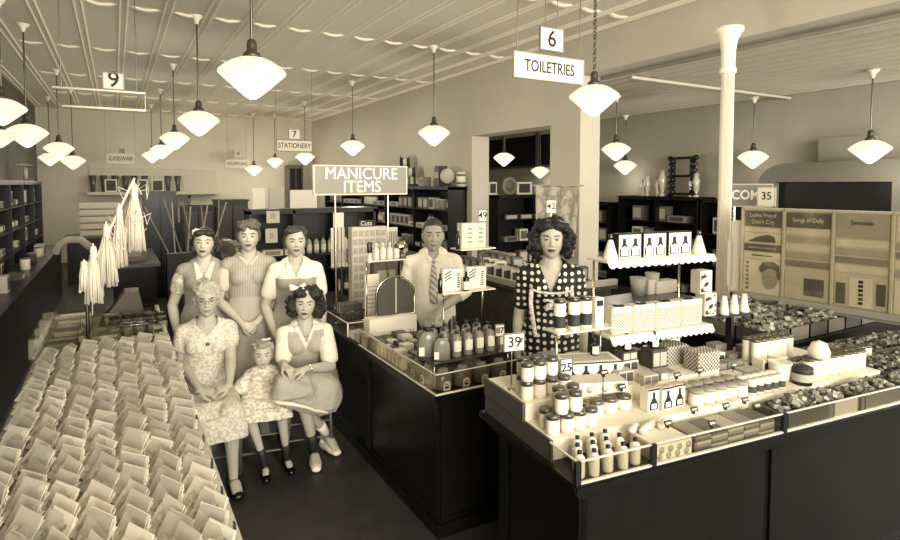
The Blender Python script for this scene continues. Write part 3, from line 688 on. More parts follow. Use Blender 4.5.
q.add(P, [list(range(n)), list(range(2*n-1, n-1, -1))]+[(i, i+n, (i+1) % n+n, (i+1) % n) for i in range(n)]); q.build('hood', mat('grey enamel hood', .42, .4), t)
y0, y1 = xp(816, 160, 8.7).y, xp(868, 160, 8.7).y; q = MB(); q.b2(-.1, .1, -(y0-y1)/2, (y0-y1)/2, 0, .33); tag(q.build('wall_cabinet', tones[2], None, (8.85, (y0+y1)/2, 2.32)), 'plain grey box standing on the curved hood in the annex', 'box')
# ================================================================== LEFT COUNTER: paper packets
rnd = random.Random(5)
PK = []
for k in range(8):
    q = MB(); n = rnd.randint(3, 5); w, hgt = .128, rnd.uniform(.105, .125)
    for i in range(n):
        tilt = math.radians(44+9*i+rnd.uniform(-3, 3)); yaw = rnd.uniform(-.10, .10)
        M_ = Matrix.Translation((rnd.uniform(-.005, .005), -.03+.014*i, .002)) @ Matrix.Rotation(yaw, 4, 'Z') @ Matrix.Rotation(-(PI/2-tilt), 4, 'X')
        q.T = M_; q.m = 0 if i % 2 == 0 else 1; q.b2(-w/2, w/2, -.0012, .0012, 0, hgt)
        if i == 0:
            q.m = 2
            a, b = rnd.uniform(.1, .3), rnd.uniform(.55, .9)
            q.b2(-w*.36, w*.30, -.0018, -.0011, hgt*a, hgt*b)
    q.T = Matrix.Identity(4)
    PK.append([('packet', q.mesh('packet', [mat('packet cream %d' % (k % 3), (.86, .76, .90)[k % 3], .7), mat('packet fold', .74, .7), pattern('packet print %d' % (k % 4), (.70, .84, .62, .80)[k % 4], (.86, .66, .82, .68)[k % 4], 'noise', 30+12*k)]))])
cols, row = 7, 0
yy = 1.28
n_ = 0
while yy < 4.42:
    for cx in range(cols):
        x = .215-.105*cx+rnd.uniform(-.008, .008)
        o = spawn('paper_packet', PK[rnd.randrange(8)], 'cream paper packet leaning in the rows on the left foreground counter', 'paper packet', (x, yy+.035*(cx % 2)+rnd.uniform(-.006, .006), LZ+.002), math.radians(rnd.uniform(-66, -50)), 'paper packets in rows on the left counter', rnd.uniform(.92, 1.06)); n_ += 1
    yy += .104
# price clips along the rail
for i in range(13):
    y = 1.6+i*.24; q = MB(); q.box((0, 0, .016), (.006, .022, .032)); tag(q.build('rail_clip', M_dark, None, (LX1-.015, y, LZ+.055)), 'tiny dark clip on the pale rail of the left counter', 'clip', 'clips on the rail of the left counter')
# glass bins behind the packets
t = thing('glass_bin', 'glass-walled compartments at the far end of the left counter', 'bin', (-.1, 4.55, LZ))
q = MB(); 
for y in (0, .33, .62, .9): q.b2(-.41, .38, y, y+.004, 0, .13)
for x in (-.41, -.15, .10, .376): q.b2(x, x+.004, 0, .9, 0, .13)
q.build('glass_wall', M_glass, t)
cyl = [('jar_body', MB().lathe([(.036, 0), (.038, .01), (.038, .06), (.03, .07)], n=14).mesh('jar_body', tones[3])), ('lid', MB().lathe([(.036, .068), (.036, .085), (.03, .09), (0, .09)], n=14).mesh('lid', M_dark))]
for r_ in range(2):
    for i in range(5): spawn('small_jar', cyl, 'small pale jar with dark domed lid in the far bins of the left counter', 'jar', (-.03+.082*i, 5.03+.2*r_, LZ), 0, 'dark lidded jars in the far left bins')
for i in range(4): spawn('small_jar', cyl, 'small jar with dark lid in the row nearest the bin front on the left counter', 'jar', (-.03+.085*i, 4.93, LZ), 0, 'front row jars in the far left bins')
for (x, y, w, d, h, tn, l) in ((-.38, 5.0, .2, .13, .10, 1, 'grey carton in the far left bins, leftmost and behind'), (-.38, 4.75, .22, .13, .06, 3, 'pale carton in the far left bins, left and in front'), (-.13, 4.74, .16, .12, .05, 2, 'flat grey carton in the middle of the left counter bins'), (.10, 4.70, .18, .06, .04, 4, 'bright white card box in the middle of the left counter bins'), (.20, 4.86, .07, .05, .06, 4, 'small white box at the aisle side of the left counter bins'), (-.36, 5.28, .24, .12, .13, 2, 'tall grey carton at the back left of the counter bins'), (-.1, 5.30, .12, .1, .1, 1, 'dark carton at the back of the counter bins'), (-.40, 4.64, .2, .05, .09, 0, 'narrow dark carton at the front left corner of the bins')):
    q = MB(); q.box((0, 0, h/2), (w, d, h), bev=.003); q.m = 1; q.b2(-w*.4, w*.4, -d/2-.001, -d/2+.001, h*.2, h*.75); q.b2(-w*.35, w*.35, -d*.3, d*.3, h-.001, h+.001)
    tag(q.build('carton', [tones[tn], tones[(tn+2) % 5]], None, (x+.06, y, LZ)), l, 'carton')
q = MB(); q.tube([(0, 0, .09), (.0, .0, .092)], [(.10, .03)]*2, n=20, cap=False); q.b2(-.09, -.07, -.01, .01, 0, .09); q.b2(.07, .09, -.01, .01, 0, .09)
tag(q.build('oval_tray', M_black, None, (.10, 4.83, LZ)), 'black oval tray on little feet in the left counter bins', 'tray')
for i in range(16):
    q = MB(); q.box((0, 0, .03), (.012, .03, .06), bev=.003); tag(q.build('price_tag', tones[2+i % 3], None, (-.34+.04*i, 4.50+.01*(i % 3), LZ)), 'small upright tab in the front row of the left counter bins', 'tab', 'tabs at the front of the left counter bins')
# tassels on a slanting pole
YT = 4.86
pa, pb = yp(134, 179, YT), yp(80, 292, YT)
t = thing('tassel_pole', 'thin white pole slanting up from the left counter, holding tassels', 'pole', (pb.x, YT, LZ))
q = MB(); q.tube([(0, 0, pb.z-LZ), (pa.x-pb.x, 0, pa.z-LZ)], .009, n=8); q.build('pole', M_white, t)
q = MB(); q.tube([(.04, 0, 0), (.04, 0, pb.z-LZ+.08)], .012, n=8); q.cyl((.04, 0, 0), .05, .012); q.build('upright', M_nick, t)
rt = random.Random(2)
for i, (px, py, pb_, wpx) in enumerate(((134, 182, 248, 13), (119, 204, 264, 9), (106, 222, 283, 13), (93, 244, 300, 12), (84, 260, 288, 7))):
    a = yp(px, py, YT); b = yp(px, pb_, YT); L_ = a.z-b.z; w = wpx/2*YT*1.25/575
    tt = thing('tassel', ['tallest white cotton tassel hanging at the top of the slanting pole', 'second slim white cotton tassel from the top of the slanting pole', 'third white cotton tassel, the wide one in the middle of the pole', 'fourth white cotton tassel, with one long stray string', 'short white tassel at the low end of the slanting pole'][i], 'tassel', (a.x, YT, a.z-L_))
    q = MB(); q.tube([(0, 0, L_), (0, 0, L_-.03)], .006, n=6); q.lathe([(.0, L_*.98), (.018, L_*.95), (.024, L_*.88), (.020, L_*.82), (.026, L_*.80), (.024, L_*.77)], n=12, caps=False); q.build('knot', M_white, tt)
    q = MB()
    for s_ in range(110):
        an = rt.uniform(0, 2*PI); r_ = w*math.sqrt(rt.random()); e = rt.uniform(-.03, .02)
        if i == 3 and s_ == 0: e = -.10
        p1 = (.018*math.cos(an), .018*math.sin(an), L_*.80); p2 = (r_*.8*math.cos(an)+rt.uniform(-.006, .006), r_*.8*math.sin(an), L_*.45); p3 = (r_*math.cos(an), r_*math.sin(an), e)
        q.tube([p1, p2, p3], .0042, n=4, cap=False)
    if i in (0, 1):
        for s_ in range(14):
            an = rt.uniform(0, 2*PI); z = rt.uniform(.2, .95)*L_; q.tube([(w*.7*math.cos(an), w*.7*math.sin(an), z), (w*1.6*math.cos(an), w*1.3*math.sin(an), z+.03), (w*1.2*math.cos(an+.6), w*1.2*math.sin(an+.6), z-.06)], .003, n=4)
    q.build('fringe', mat('white cotton string', .90, .8), tt)
q = MB(); q.prism([(-.17, 0), (.17, 0), (.12, .26), (.02, .26)], -.1, .1)
o = tag(q.build('glassware_case', mat('smoky display glass', .34, .15), None, (.03, 5.45, LZ)), 'dim slanted case behind the tassels on the left counter', 'case')
# ================================================================== MANICURE COUNTER GOODS
def mput(px, py, z=CZ):
    p = zp(px, py, z); return p
# front glass bin with labelled bottles
t = thing('glass_tray', 'low glass-fronted tray along the front and side of the manicure counter', 'tray', (1.49, 2.71, CZ))
gh = .115
q = MB(); q.b2(0, .58, 0, .004, 0, gh); q.b2(0, .004, 0, 1.15, 0, gh); q.b2(0, .58, .30, .304, 0, gh); q.build('glass_wall', M_glass, t)
q = MB(); q.b2(-.002, .582, -.004, .008, 0, .008); q.b2(-.004, .008, 0, 1.15, 0, .008); q.b2(-.002, .582, -.002, .004, gh, gh+.004); q.b2(-.002, .004, 0, 1.15, gh, gh+.004); q.build('edge_strip', M_gedge, t)
LBo = MB(); LBo.lathe([(.052, 0), (.055, .008), (.055, .075), (.045, .09), (.03, .095), (.03, .112), (0, .112)], n=16, sx=1, sy=.8)
def olabel(y):
    l = MB(); pts = [(-.022, 0), (.022, 0), (.022, .035)]+[(.022*math.cos(a*PI/8), .035+.018*math.sin(a*PI/8)) for a in range(1, 8)]+[(-.022, .035)]
    l.prism(pts, y-.002, y); l.m = 1; l.prism([(x*.55, .012+z*.5) for x, z in pts], y-.003, y-.001); l.m = 0; l.b2(-.010, .010, y-.0035, y-.002, .025, .033); return l
LBo_l = olabel(-.045)
lot = [('bottle_body', LBo.mesh('bottle_body', mat('amber lotion glass', .42, .15))), ('label', LBo_l.mesh('label', [M_paper, M_ink]))]
for i in range(4): spawn('squat_bottle', lot, 'squat lotion bottle with arched white label in the counter front tray', 'bottle', (1.585+.128*i, 2.80, CZ), 0, 'squat labelled bottles along the front tray')
for i in range(2): spawn('squat_bottle', lot, 'squat lotion bottle with arched white label facing the aisle at the counter corner', 'bottle', (1.565, 2.93+.125*i, CZ), -PI/2, 'squat labelled bottles at the aisle corner')
# second shelf with tall bottles
t = thing('glass_shelf', 'dark-edged glass shelf above the front tray, carrying the tall bottles', 'shelf', (1.80, 2.97, CZ))
SZ = .975
q = MB(); q.b2(-.26, .30, -.13, .16, SZ-CZ-.008, SZ-CZ); q.build('shelf_plate', mat('dark glass plate', .25, .1), t)
for x in (-.24, .28):
    for y in (-.11, .14):
        q = MB(); q.tube([(x, y, 0), (x, y, SZ-CZ-.008)], .006, n=6, cap=False); q.build('leg', M_chrome, t)
tb = bottle_parts(.155, .028, .22, mat('pale lotion bottle', .50, .15), M_dark, M_paper, (.22, .62))
for r_, (yy_, xs) in enumerate(((2.90, (1.655, 1.735, 1.815, 1.895, 1.975, 2.055)), (3.0, (1.62, 1.70, 1.78, 1.86, 1.94, 2.02)), (3.09, (1.60, 1.68, 1.76, 1.84, 1.92, 2.0)))):
    for x in xs:
        if r_ == 0 and x < 1.67: continue
        spawn('tall_bottle', tb, 'tall pale bottle with dark cap on the glass shelf, %s row' % ('front', 'middle', 'back')[r_], 'bottle', (x, yy_, SZ), 0, 'tall bottles on the glass shelf, %s row' % ('front', 'middle', 'back')[r_])
fq = MB(); fq.tube([(0, 0, .0), (0, 0, .06), (0, 0, .105), (0, 0, .13)], [(.048, .018), (.05, .019), (.044, .018), (.018, .012)], n=16, up=(1, 0, 0), cap=False)
fc = MB(); fc.cyl((0, 0, .13), .012, .02); fl_ = MB(); fl_.b2(-.046, -.018, -.0205, -.0185, .008, .052)
fparts = [('bottle_body', fq.mesh('bottle_body', mat('grey lotion glass', .50, .12))), ('cap', fc.mesh('cap', M_dark)), ('label', fl_.mesh('label', M_paper))]
spawn('flask', fparts, 'rounded flat flask bottle in front at the left of the tall bottles', 'bottle', (1.625, 2.885, SZ), -.4)
spawn('flask', fparts, 'larger rounded flask bottle behind the front one at the shelf corner', 'bottle', (1.585, 2.985, SZ), -.4, None, 1.15)
# small boxes along the aisle side and the middle of the counter
def smallbox(name, w, d, h, m, fr): return [(name, box_mesh(w, d, h, m, fr))]
sb = [smallbox('box', .05, .045, .075, tones[3], M_paper), smallbox('box', .05, .045, .075, tones[2], M_paper)]
for i in range(7): spawn('small_carton', [('box', box_mesh(.045, .04, .08, tones[3], M_paper))] if i == 0 else KB.setdefault('sc', [('box', box_mesh(.045, .04, .08, tones[3], M_paper))]), 'small carton with round white label in the row along the aisle edge', 'carton', (1.535, 3.22+.058*i, CZ), -PI/2, 'small labelled cartons along the aisle edge')
for i, (y, tn, w, h) in enumerate(((3.66, 1, .13, .09), (3.81, 3, .10, .07), (3.93, 2, .10, .06), (4.06, 3, .11, .05))):
    spawn('carton', [('box', box_mesh(w*.9, .09, h, tones[tn], tones[(tn+1) % 5]))], ['dark grey box beside the small cartons at the aisle edge', 'pale box second behind the dark grey one at the aisle edge', 'grey box third along the aisle edge', 'flat pale box just before the glass partition'][i], 'box', (1.55, y, CZ), -PI/2)
rnd = random.Random(21); k_ = 0
KB2 = [[('box', box_mesh(rnd.uniform(.05, .09), rnd.uniform(.07, .1), rnd.uniform(.02, .05), tones[rnd.choice((0, 1, 2, 3, 4))], tones[rnd.choice((2, 3, 4))]))] for _ in range(12)]
for yy_ in [3.26+.105*i for i in range(4)]+[3.68, 3.79, 3.90, 4.20]:
    for xx in (1.63, 1.73, 1.83, 1.93):
        spawn('manicure_packet', KB2[rnd.randrange(12)], 'small flat packet in the mixed rows on the manicure counter top', 'packet', (xx, yy_, CZ), rnd.uniform(-.1, .1), 'mixed packets on the manicure counter')
# glass partition along the aisle edge and pale sheet on the counter
t = thing('glass_divider', 'low upright glass divider along the far aisle edge of the manicure counter', 'glass divider', (1.5, 4.12, CZ))
q = MB(); q.b2(0, .004, 0, 1.9, 0, .10); q.b2(0, .5, 0, .004, 0, .10); q.build('glass_wall', M_glass, t); q = MB(); q.b2(-.003, .007, 0, 1.9, .10, .106); q.b2(-.003, .007, -.004, .006, 0, .1); q.b2(0, .5, -.002, .005, .1, .105); q.build('edge_strip', M_gedge, t)
HB = yp(378, 318, 4.03).z-CZ; q = MB(); q.box((0, 0, HB/2), (.40, .12, HB-.002), bev=.004); tag(q.build('white_box', M_paper, None, (1.83, 4.06, CZ)), 'long white box lying behind the packets, under the arched panel', 'box')
# arched dark panel in a metal frame
Yp = 4.03
a, b = yp(378, 318, Yp), yp(416, 318, Yp); zt = yp(395, 277, Yp).z; w = (b.x-a.x); cxp = (a.x+b.x)/2; zb = a.z
def arch(w, h, k): return [(-w/2, 0), (w/2, 0), (w/2, h*.55)]+[(w/2*math.cos(a_*PI/16)*1.0, h*.55+h*.45*math.sin(a_*PI/16)) for a_ in range(1, 16)]+[(-w/2, h*.55)]
t = thing('arched_panel', 'dark arched panel in a bright metal frame on the manicure counter', 'panel', (cxp, Yp+.03, zb))
h = zt-zb; q = MB(); q.prism(arch(w-.02, h-.012, 0), -.005, .012); q.build('panel', mat('dark panel board', .30, .3), t)
q = MB(); pts = [(x, 0, z) for x, z in arch(w, h, 0)]; q.tube(pts+[pts[0]], .008, n=6); q.build('frame', M_chrome, t)
q = MB(); q.b2(-.006, .006, -.008, -.004, .02, h*.97); q.build('centre_strip', M_lgrey, t)
# white sheet sign left of it, brush basket, wide dark box behind
x0, x1, h = fb(364, 378, 274, 4.38, CZ); q = MB(); q.b2(0, x1-x0, 0, .01, 0, h); q.m = 1
for i in range(6): q.b2(.01, (x1-x0)*.85, -.001, 0, h*(.35+.08*i), h*(.365+.08*i))
tag(q.build('notice_card', [M_paper, M_grey], None, (x0, 4.36, CZ)), 'tall white notice card with printed lines left of the arched panel', 'card')
t = thing('brush_basket', 'wire basket packed with upright brushes on the manicure counter', 'basket', (1.70, 4.62, CZ))
q = MB()
for z in (.01, .09): q.tube([(-.11, -.08, z), (.11, -.08, z), (.11, .08, z), (-.11, .08, z), (-.11, -.08, z)], .004, n=5)
for i in range(8):
    for y in (-.08, .08): q.tube([(-.11+.0314*i, y, .01), (-.11+.0314*i, y, .09)], .003, n=4)
q.build('wire_basket', M_chrome, t)
bq = MB(); bq.b2(-.011, .011, -.007, .007, 0, .14, bev=.003); bq.m = 1; bq.b2(-.012, .012, .007, .016, .07, .138)
bme = bq.mesh('brush', [mat('brush handle', .30, .3), M_cream])
for r_ in range(3):
    for i in range(8): spawn('nail_brush', [('brush', bme)], 'upright brush packed in the wire basket on the manicure counter', 'brush', (1.70-.088+.025*i, 4.57+.05*r_, CZ+.012), 0, 'brushes in the wire basket')
gbox('white_tray_box', 'long white box left of the brush basket near the aisle edge', 'box', 338, 352, 312, 5.0, CZ, .12, M_cream)
# tall display racks further back
x0, x1, h = fb(353, 389, 227, 4.95, CZ)
t = thing('card_rack', 'tall pale display rack covered in rows of small carded goods', 'display rack', ((x0+x1)/2, 4.98, CZ)); W_ = x1-x0
q = MB(); q.b2(-W_/2, W_/2, 0, .10, 0, h, bev=.006); q.build('rack_body', M_cream, t)
for r_ in range(9):
    q = MB()
    for i in range(6): q.b2(-W_/2+.015+i*(W_-.02)/6, -W_/2+.015+i*(W_-.02)/6+W_/9, -.006, 0, h*(.05+.105*r_), h*(.05+.105*r_)+h*.07)
    q.build('row_of_cards', tones[3], t)
q = MB(); q.b2(W_/2+.005, W_/2+.11, .02, .05, h*.2, h*.98); q.b2(W_/2+.005, W_/2+.11, -.001, .07, 0, .02); q.m = 1
for i in range(4): q.b2(W_/2+.015+.025*i, W_/2+.028+.025*i, .014, .02, h*.3, h*.93)
q.build('side_panel', [M_cream, tones[2]], t)
a = yp(369, 218, 4.95); q = MB(); q.b2(-.07, .07, 0, .006, 0, .06); o = tag(q.build('header_card', M_dark, None, (a.x, 5.02, CZ+h)), 'small dark header card with white script on the tall pale rack', 'card'); put_text('Cuts', .06, M_paper, o, (0, -.002, .03))
x0, x1, h = fb(330, 352, 226, 5.15, CZ)
t = thing('file_rack', 'open stand of long upright nail file strips left of the tall rack', 'display rack', ((x0+x1)/2, 5.15, CZ)); W_ = x1-x0
q = MB(); q.b2(-W_/2, W_/2, -.04, .06, 0, .02); q.b2(-W_/2, W_/2, -.04, .06, h*.48, h*.50); q.tube([(0, 0, 0), (0, 0, h*.5)], .012); q.build('stand', M_dark, t)
for i in range(6):
    q = MB(); q.b2(-.013, .013, -.006, .006, h*.5, h*(.98 if i < 4 else .8)); q.m = 1; q.b2(-.008, .008, -.008, -.006, h*.55, h*.72); q.build('file_strip', [M_cream, tones[1 if i > 3 else 3]], t).location = (-W_/2+.02+i*(W_-.04)/5, 0, 0)
a = yp(334, 224, 5.1); q = MB(); q.b2(-.05, .05, 0, .01, 0, .14); tag(q.build('price_card', M_cream, None, (yp(339, 224, 5.15).x, 5.16, CZ+h*.98)), 'plain cream card standing over the nail file strips', 'card')
# glass shelf with lotion bottles, mirror and hairbrush
t = thing('glass_shelf', 'raised glass shelf with pale bottles and a round mirror above the arched panel', 'shelf', (1.85, 4.12, CZ)); hz = yp(390, 259, 4.12).z-CZ
q = MB(); q.b2(-.20, .13, -.05, .05, hz-.008, hz); q.build('shelf_plate', M_gedge, t)
for x in (-.18, .11): q = MB(); q.tube([(x, .03, 0), (x, .03, hz-.008)], .006, n=6, cap=False); q.build('leg', M_chrome, t)
sb_ = bottle_parts(.13, .026, .4, mat('clear pale bottle', .80, .12), M_cream, None)
for i in range(4): spawn('cosmetic_bottle', sb_, 'pale bulbous bottle on the raised glass shelf over the arched panel', 'bottle', (1.74+.058*i, 4.13, CZ+hz), 0, 'pale bottles on the raised glass shelf')
t = thing('hand_mirror', 'round mirror on a little stand beside the man', 'mirror', (1.955, 4.11, CZ+hz)); q = MB(); q.tube([(0, .01, .085), (0, .016, .086)], .062, n=22, cap=False); q.m = 1; q.tube([(0, .0, .085), (0, .006, .0855)], .054, n=22, cap=False); q.build('mirror_plate', [M_nick, mat('mirror silver', .8, .05, metal=1)], t); q = MB(); q.tube([(0, .01, 0), (0, .01, .03)], .012); q.cyl((0, .01, 0), .035, .008); q.build('stand', M_nick, t)
t = thing('hair_brush', 'dark oval hairbrush standing on end at the left of the glass shelf', 'hairbrush', (1.68, 4.11, CZ+hz)); q = MB(); q.tube([(0, 0, .07), (0, 0, .13)], [(.022, .014)]*2, n=12, up=(1, 0, 0)); q.build('brush_head', M_black, t); q = MB(); q.tube([(0, 0, 0), (0, 0, .06)], [.022, .010], n=10); q.build('handle', M_cream, t)
gbox('dark_carton', 'dark carton with a pattern hidden behind the arched panel', 'carton', 374, 398, 262, 4.60, CZ, .10, tones[1], front=tones[3])
# right-hand shelf stack by the man: cartons with slanted print and dark bottles
a, b = yp(437, 292, 3.25), yp(489, 294, 3.25)
M_slant = M_ink
t = thing('tiered_stand', 'two-level glass stand on chrome posts between the man and the dotted dress', 'stand', (2.04, 3.22, CZ))
z1_ = a.z-CZ; z2_ = yp(470, 247.5, 3.25).z-CZ; x0, x1 = a.x-2.04, b.x-2.04; x2 = yp(455, 248, 3.25).x-2.04
q = MB(); q.b2(x0, x1, -.05, .09, z1_-.008, z1_); q.build('lower_shelf', M_gedge, t); q = MB(); q.b2(x2, x1, -.05, .09, z2_-.008, z2_); q.build('upper_shelf', M_gedge, t)
xo = yp(481, 270, 3.30).x-2.04
q = MB(); q.tube([(min(xo, x1-.02), .06, 0), (min(xo, x1-.02), .06, z2_)], .008, n=8, cap=False); q.tube([(-.18, .06, 0), (-.18, .06, z1_)], .006, n=8, cap=False); q.build('post', M_chrome, t)
CR = MB(); CR.b2(-.075, .075, -.03, .03, 0, .155, bev=.002); CR.m = 1
for i in range(3): CR.box((-.035, -.0312, .085+.022*i), (.06, .001, .008), ry=-.5)
for i in range(7): CR.b2(.035, .055, -.0315, -.0305, .02+.016*i, .028+.016*i)
cr_me = CR.mesh('carton', [M_paper, M_ink])
for px, l in ((451, 'white carton with slanted black bars, nearer the man'), (475, 'white carton with slanted black bars, at the right end of the stand')):
    p = yp(px, 290, 3.27); spawn('printed_carton', [('carton', cr_me)], l, 'carton', (p.x, 3.27, CZ+z1_), -.15, None, .92)
db = bottle_parts(.15, .026, .3, M_amber, M_black, M_paper, (.08, .5)); db2 = bottle_parts(.15, .018, .3, M_amber, M_black, None)
p = yp(466, 290, 3.19); spawn('dark_bottle', db, 'dark bottle with white label in front of the slanted-bar cartons', 'bottle', (p.x, 3.19, CZ+z1_), -.3, None, .85)
p = yp(441, 290, 3.19); spawn('dark_bottle', db2, 'slim dark bottle beside the man\'s tie, at the left of the cartons', 'bottle', (p.x, 3.2, CZ+z1_), 0, None, .85)
x0, x1, h = fb(461, 485, 223, 3.26, CZ+z2_); q = MB(); w = x1-x0; q.b2(-w/2, w/2, -.03, .03, 0, h); q.m = 1
for sx in (-.25, .2):
    for i in range(4): q.b2(sx*w, sx*w+w*.16, -.032, -.030, h*(.2+.18*i), h*(.26+.18*i))
tag(q.build('printed_carton', [M_cream, tones[2]], None, ((x0+x1)/2, 3.28, CZ+z2_)), 'pale double carton on the upper level of the glass stand', 'carton')
p = yp(458, 246, 3.20); spawn('dark_bottle', db2, 'dark bottle on the upper level of the glass stand', 'bottle', (p.x, 3.2, CZ+z2_), 0, None, .8)
def price(name, txt, label, p, w, h, rz=-.4, pole=0, tsz=None, zb=None):
    t = thing('price_card', label, 'price card', (p[0], p[1], p[2]), rz)
    q = MB(); q.b2(-w/2, w/2, -.004, .004, pole, pole+h); q.build('card', M_paper, t)
    q = MB(); e = .0035; q.b2(-w/2, w/2, -.006, -.004, pole, pole+e); q.b2(-w/2, w/2, -.006, -.004, pole+h-e, pole+h); q.b2(-w/2, -w/2+e, -.006, -.004, pole, pole+h); q.b2(w/2-e, w/2, -.006, -.004, pole, pole+h); q.build('border', M_dark, t)
    put_text(txt, tsz or h*.85, M_ink, t, (0, -.006, pole+h/2), bold=.0006)
    if pole: q = MB(); q.tube([(0, 0, 0), (0, 0, pole)], .004, n=6); q.cyl((0, 0, 0), .018, .004); q.build('holder', M_chrome, t)
    return t
p = yp(482.5, 221.5, 3.30); price('p', '49', 'framed price card 49 on the upper glass stand', (p.x, 3.30, CZ+z2_), .062, .082, -.3, p.z-CZ-z2_, .062)
q = MB()
p = zp(452, 318, .9)
for i in range(7): pass
# folded white towels (paper rolls) on counter right of the man
q = MB(); q.b2(-.2, .2, -.07, .07, 0, .07, bev=.01); tag(q.build('goods_box', tones[3], None, (2.02, 3.46, CZ)), 'pale open box behind the tall bottles', 'box') if False else None
# ================================================================== TOILETRIES ISLAND
T1, T2 = .965, 1.04
isl = lambda p: UV(p)
riser_m = mat('grey riser board', .30, .6)
t = thing('display_riser', 'stepped white display riser with dark grey end boards on the toiletries counter', 'display riser', TC, TR)
q = MB(); q.b2(.035, 2.2, .22, .78, TZ, T1); q.m = 1; q.b2(.025, .035, .20, .78, TZ+.0, T1+.004); q.m = 0; q.b2(.035, 2.2, .215, .22, TZ, T1); q.build('lower_step', [M_paper, riser_m], t)
q = MB(); q.b2(.035, 1.2, .42, .78, T1, T2); q.m = 1; q.b2(.02, .035, .415, .78, T1, T2+.004); q.build('upper_step', [M_paper, riser_m], t)
# glass trough round the front edge
t = thing('glass_trough', 'low glass trough with dark corner posts along the front edge of the toiletries counter', 'trough', TC, TR)
q = MB(); q.b2(.02, 3.8, .018, .022, TZ, TZ+.085); q.b2(.018, .022, .02, .20, TZ, TZ+.085)
for u in (.38, .62, 1.15, 1.7, 2.1, 2.6, 3.1): q.b2(u, u+.004, .02, .20, TZ, TZ+.085)
q.build('glass_wall', M_glass, t)
q = MB(); q.b2(.016, 3.8, .016, .024, TZ+.083, TZ+.088); q.b2(.016, .024, .02, .20, TZ+.083, TZ+.088); q.b2(.016, 3.8, .012, .026, TZ, TZ+.006); q.build('edge_strip', M_gedge, t)
for u in (.02, .385, 1.15, 2.1): q = MB(); q.b2(u-.012, u+.012, .010, .024, TZ, TZ+.088); q.build('corner_post', M_black, t)
# --- jars
jr = jar_parts(.0285, .083, .017, mat('white jar', .84, .25), M_lid, M_paper)
jr2 = jar_parts(.036, .07, .015, mat('white jar', .84, .25), M_lid, M_paper)
def at(px, py, z): p = zp(px, py, z); return (p.x, p.y, z)
def okuv(p, vmin, vmax, z):
    u, v = isl(p); v = min(max(v, vmin), vmax); u = max(u, .075); return tuple(L(u, v, z))
A1 = [(507, 391), (515.5, 396), (530, 395), (543, 396), (521, 385), (536, 385), (551, 388), (558, 392)]
for p in [(.075+.066*i+.02*j, .47+.075*j) for j in range(2) for i in range(4)]: spawn('lidded_jar', jr, 'white tin-lidded jar on the upper step at the left end of the island', 'jar', tuple(L(p[0], p[1], T2)), 0, 'tin-lidded jars on the upper left step')
jA = [(511, 378), (519.5, 382), (528, 377), (537.5, 383), (551, 380)]
for p in [(.078, .472), (.144, .474), (.10, .545), (.165, .548), (.225, .50)]: spawn('lidded_jar', jr, 'white jar with tin lid stacked second high under the 39 cent card', 'jar', tuple(L(p[0], p[1], T2+.0835)), 0, 'second layer of jars on the upper left step')
for p in [(.075, .265), (.14, .255), (.205, .26), (.27, .265), (.085, .335), (.15, .33), (.215, .335), (.28, .34)]: spawn('lidded_jar', jr, 'white tin-lidded jar of the lower front group on the lower step', 'jar', tuple(L(p[0], p[1], T1)), 0, 'tin-lidded jars on the lower step')
for p in [(.115, .262), (.185, .262), (.15, .333), (.225, .335)]: spawn('lidded_jar', jr, 'white jar with tin lid stacked on top of the lower front group', 'jar', tuple(L(p[0], p[1], T1+.0835)), 0, 'second layer of the lower front jars')
for i in range(8): spawn('squat_jar', jr2, 'squat pale jar in the long row on the lower step left of the bottle cartons', 'jar', tuple(L(.37+.078*i, .36, T1)) if i < 5 else tuple(L(.27+.075*i, .325, T1)), 0, 'squat jars left of the bottle cartons', .95) if i < 3 else None
# --- white bottles in the trough
wb = bottle_parts(.105, .021, .22, mat('milk white bottle', .82, .2), M_black, None)
for i, (u, v) in enumerate([(.06, .06), (.12, .05), (.19, .055), (.26, .05), (.33, .06), (.09, .115), (.16, .11), (.23, .115), (.30, .12), (.13, .17), (.20, .168), (.27, .172)]):
    spawn('white_bottle', wb, 'white bottle with black cap in the front left corner of the glass trough', 'bottle', tuple(L(u, v, TZ)), 0, 'black-capped white bottles in the glass trough')
q = MB(); q.b2(-.10, .10, -.075, .075, 0, .068, bev=.003)
t = thing('soap_carton', 'white box printed with pale round soaps in the glass trough beside the bottles', 'box', L(.505, .105, TZ), TR); q.build('box_body', M_paper, t)
q = MB()
for r_ in range(2):
    for i in range(4): q.tube([(-.075+.048*i+.01*r_, -.0755, .02+.026*r_), (-.075+.048*i+.01*r_, -.0765, .02+.026*r_)], .014, n=12, cap=False)
q.m = 0; q.build('soap_print', M_lgrey, t)
# cotton-like rolls between
for i, (u, v) in enumerate(((.42, .17), (.46, .15), (.52, .175), (.57, .16))):
    q = MB(); q.tube([(-.028, 0, .016), (.028, 0, .016)], .016, n=12); tag(q.build('soap_roll', M_jar, None, tuple(L(u, v, TZ+.069 if v < .178 else TZ)), .4), 'small pale roll lying on the white soap box', 'soap', 'pale rolls on the soap box')
# flat packets stacked in the trough
rnd = random.Random(31)
for i in range(5):
    for j in range(5):
        w, d, h = .094, .14, .012; q = MB(); q.box((0, 0, h/2), (w, d, h), bev=.001)
        tag(q.build('flat_packet', tones[(i*2+j) % 3+1], None, tuple(L(.68+.097*i, .11, TZ+h*j)), TR+rnd.uniform(-.03, .03)), 'flat grey packet in the stacks lying in the glass trough', 'packet', 'flat packets stacked in the glass trough')
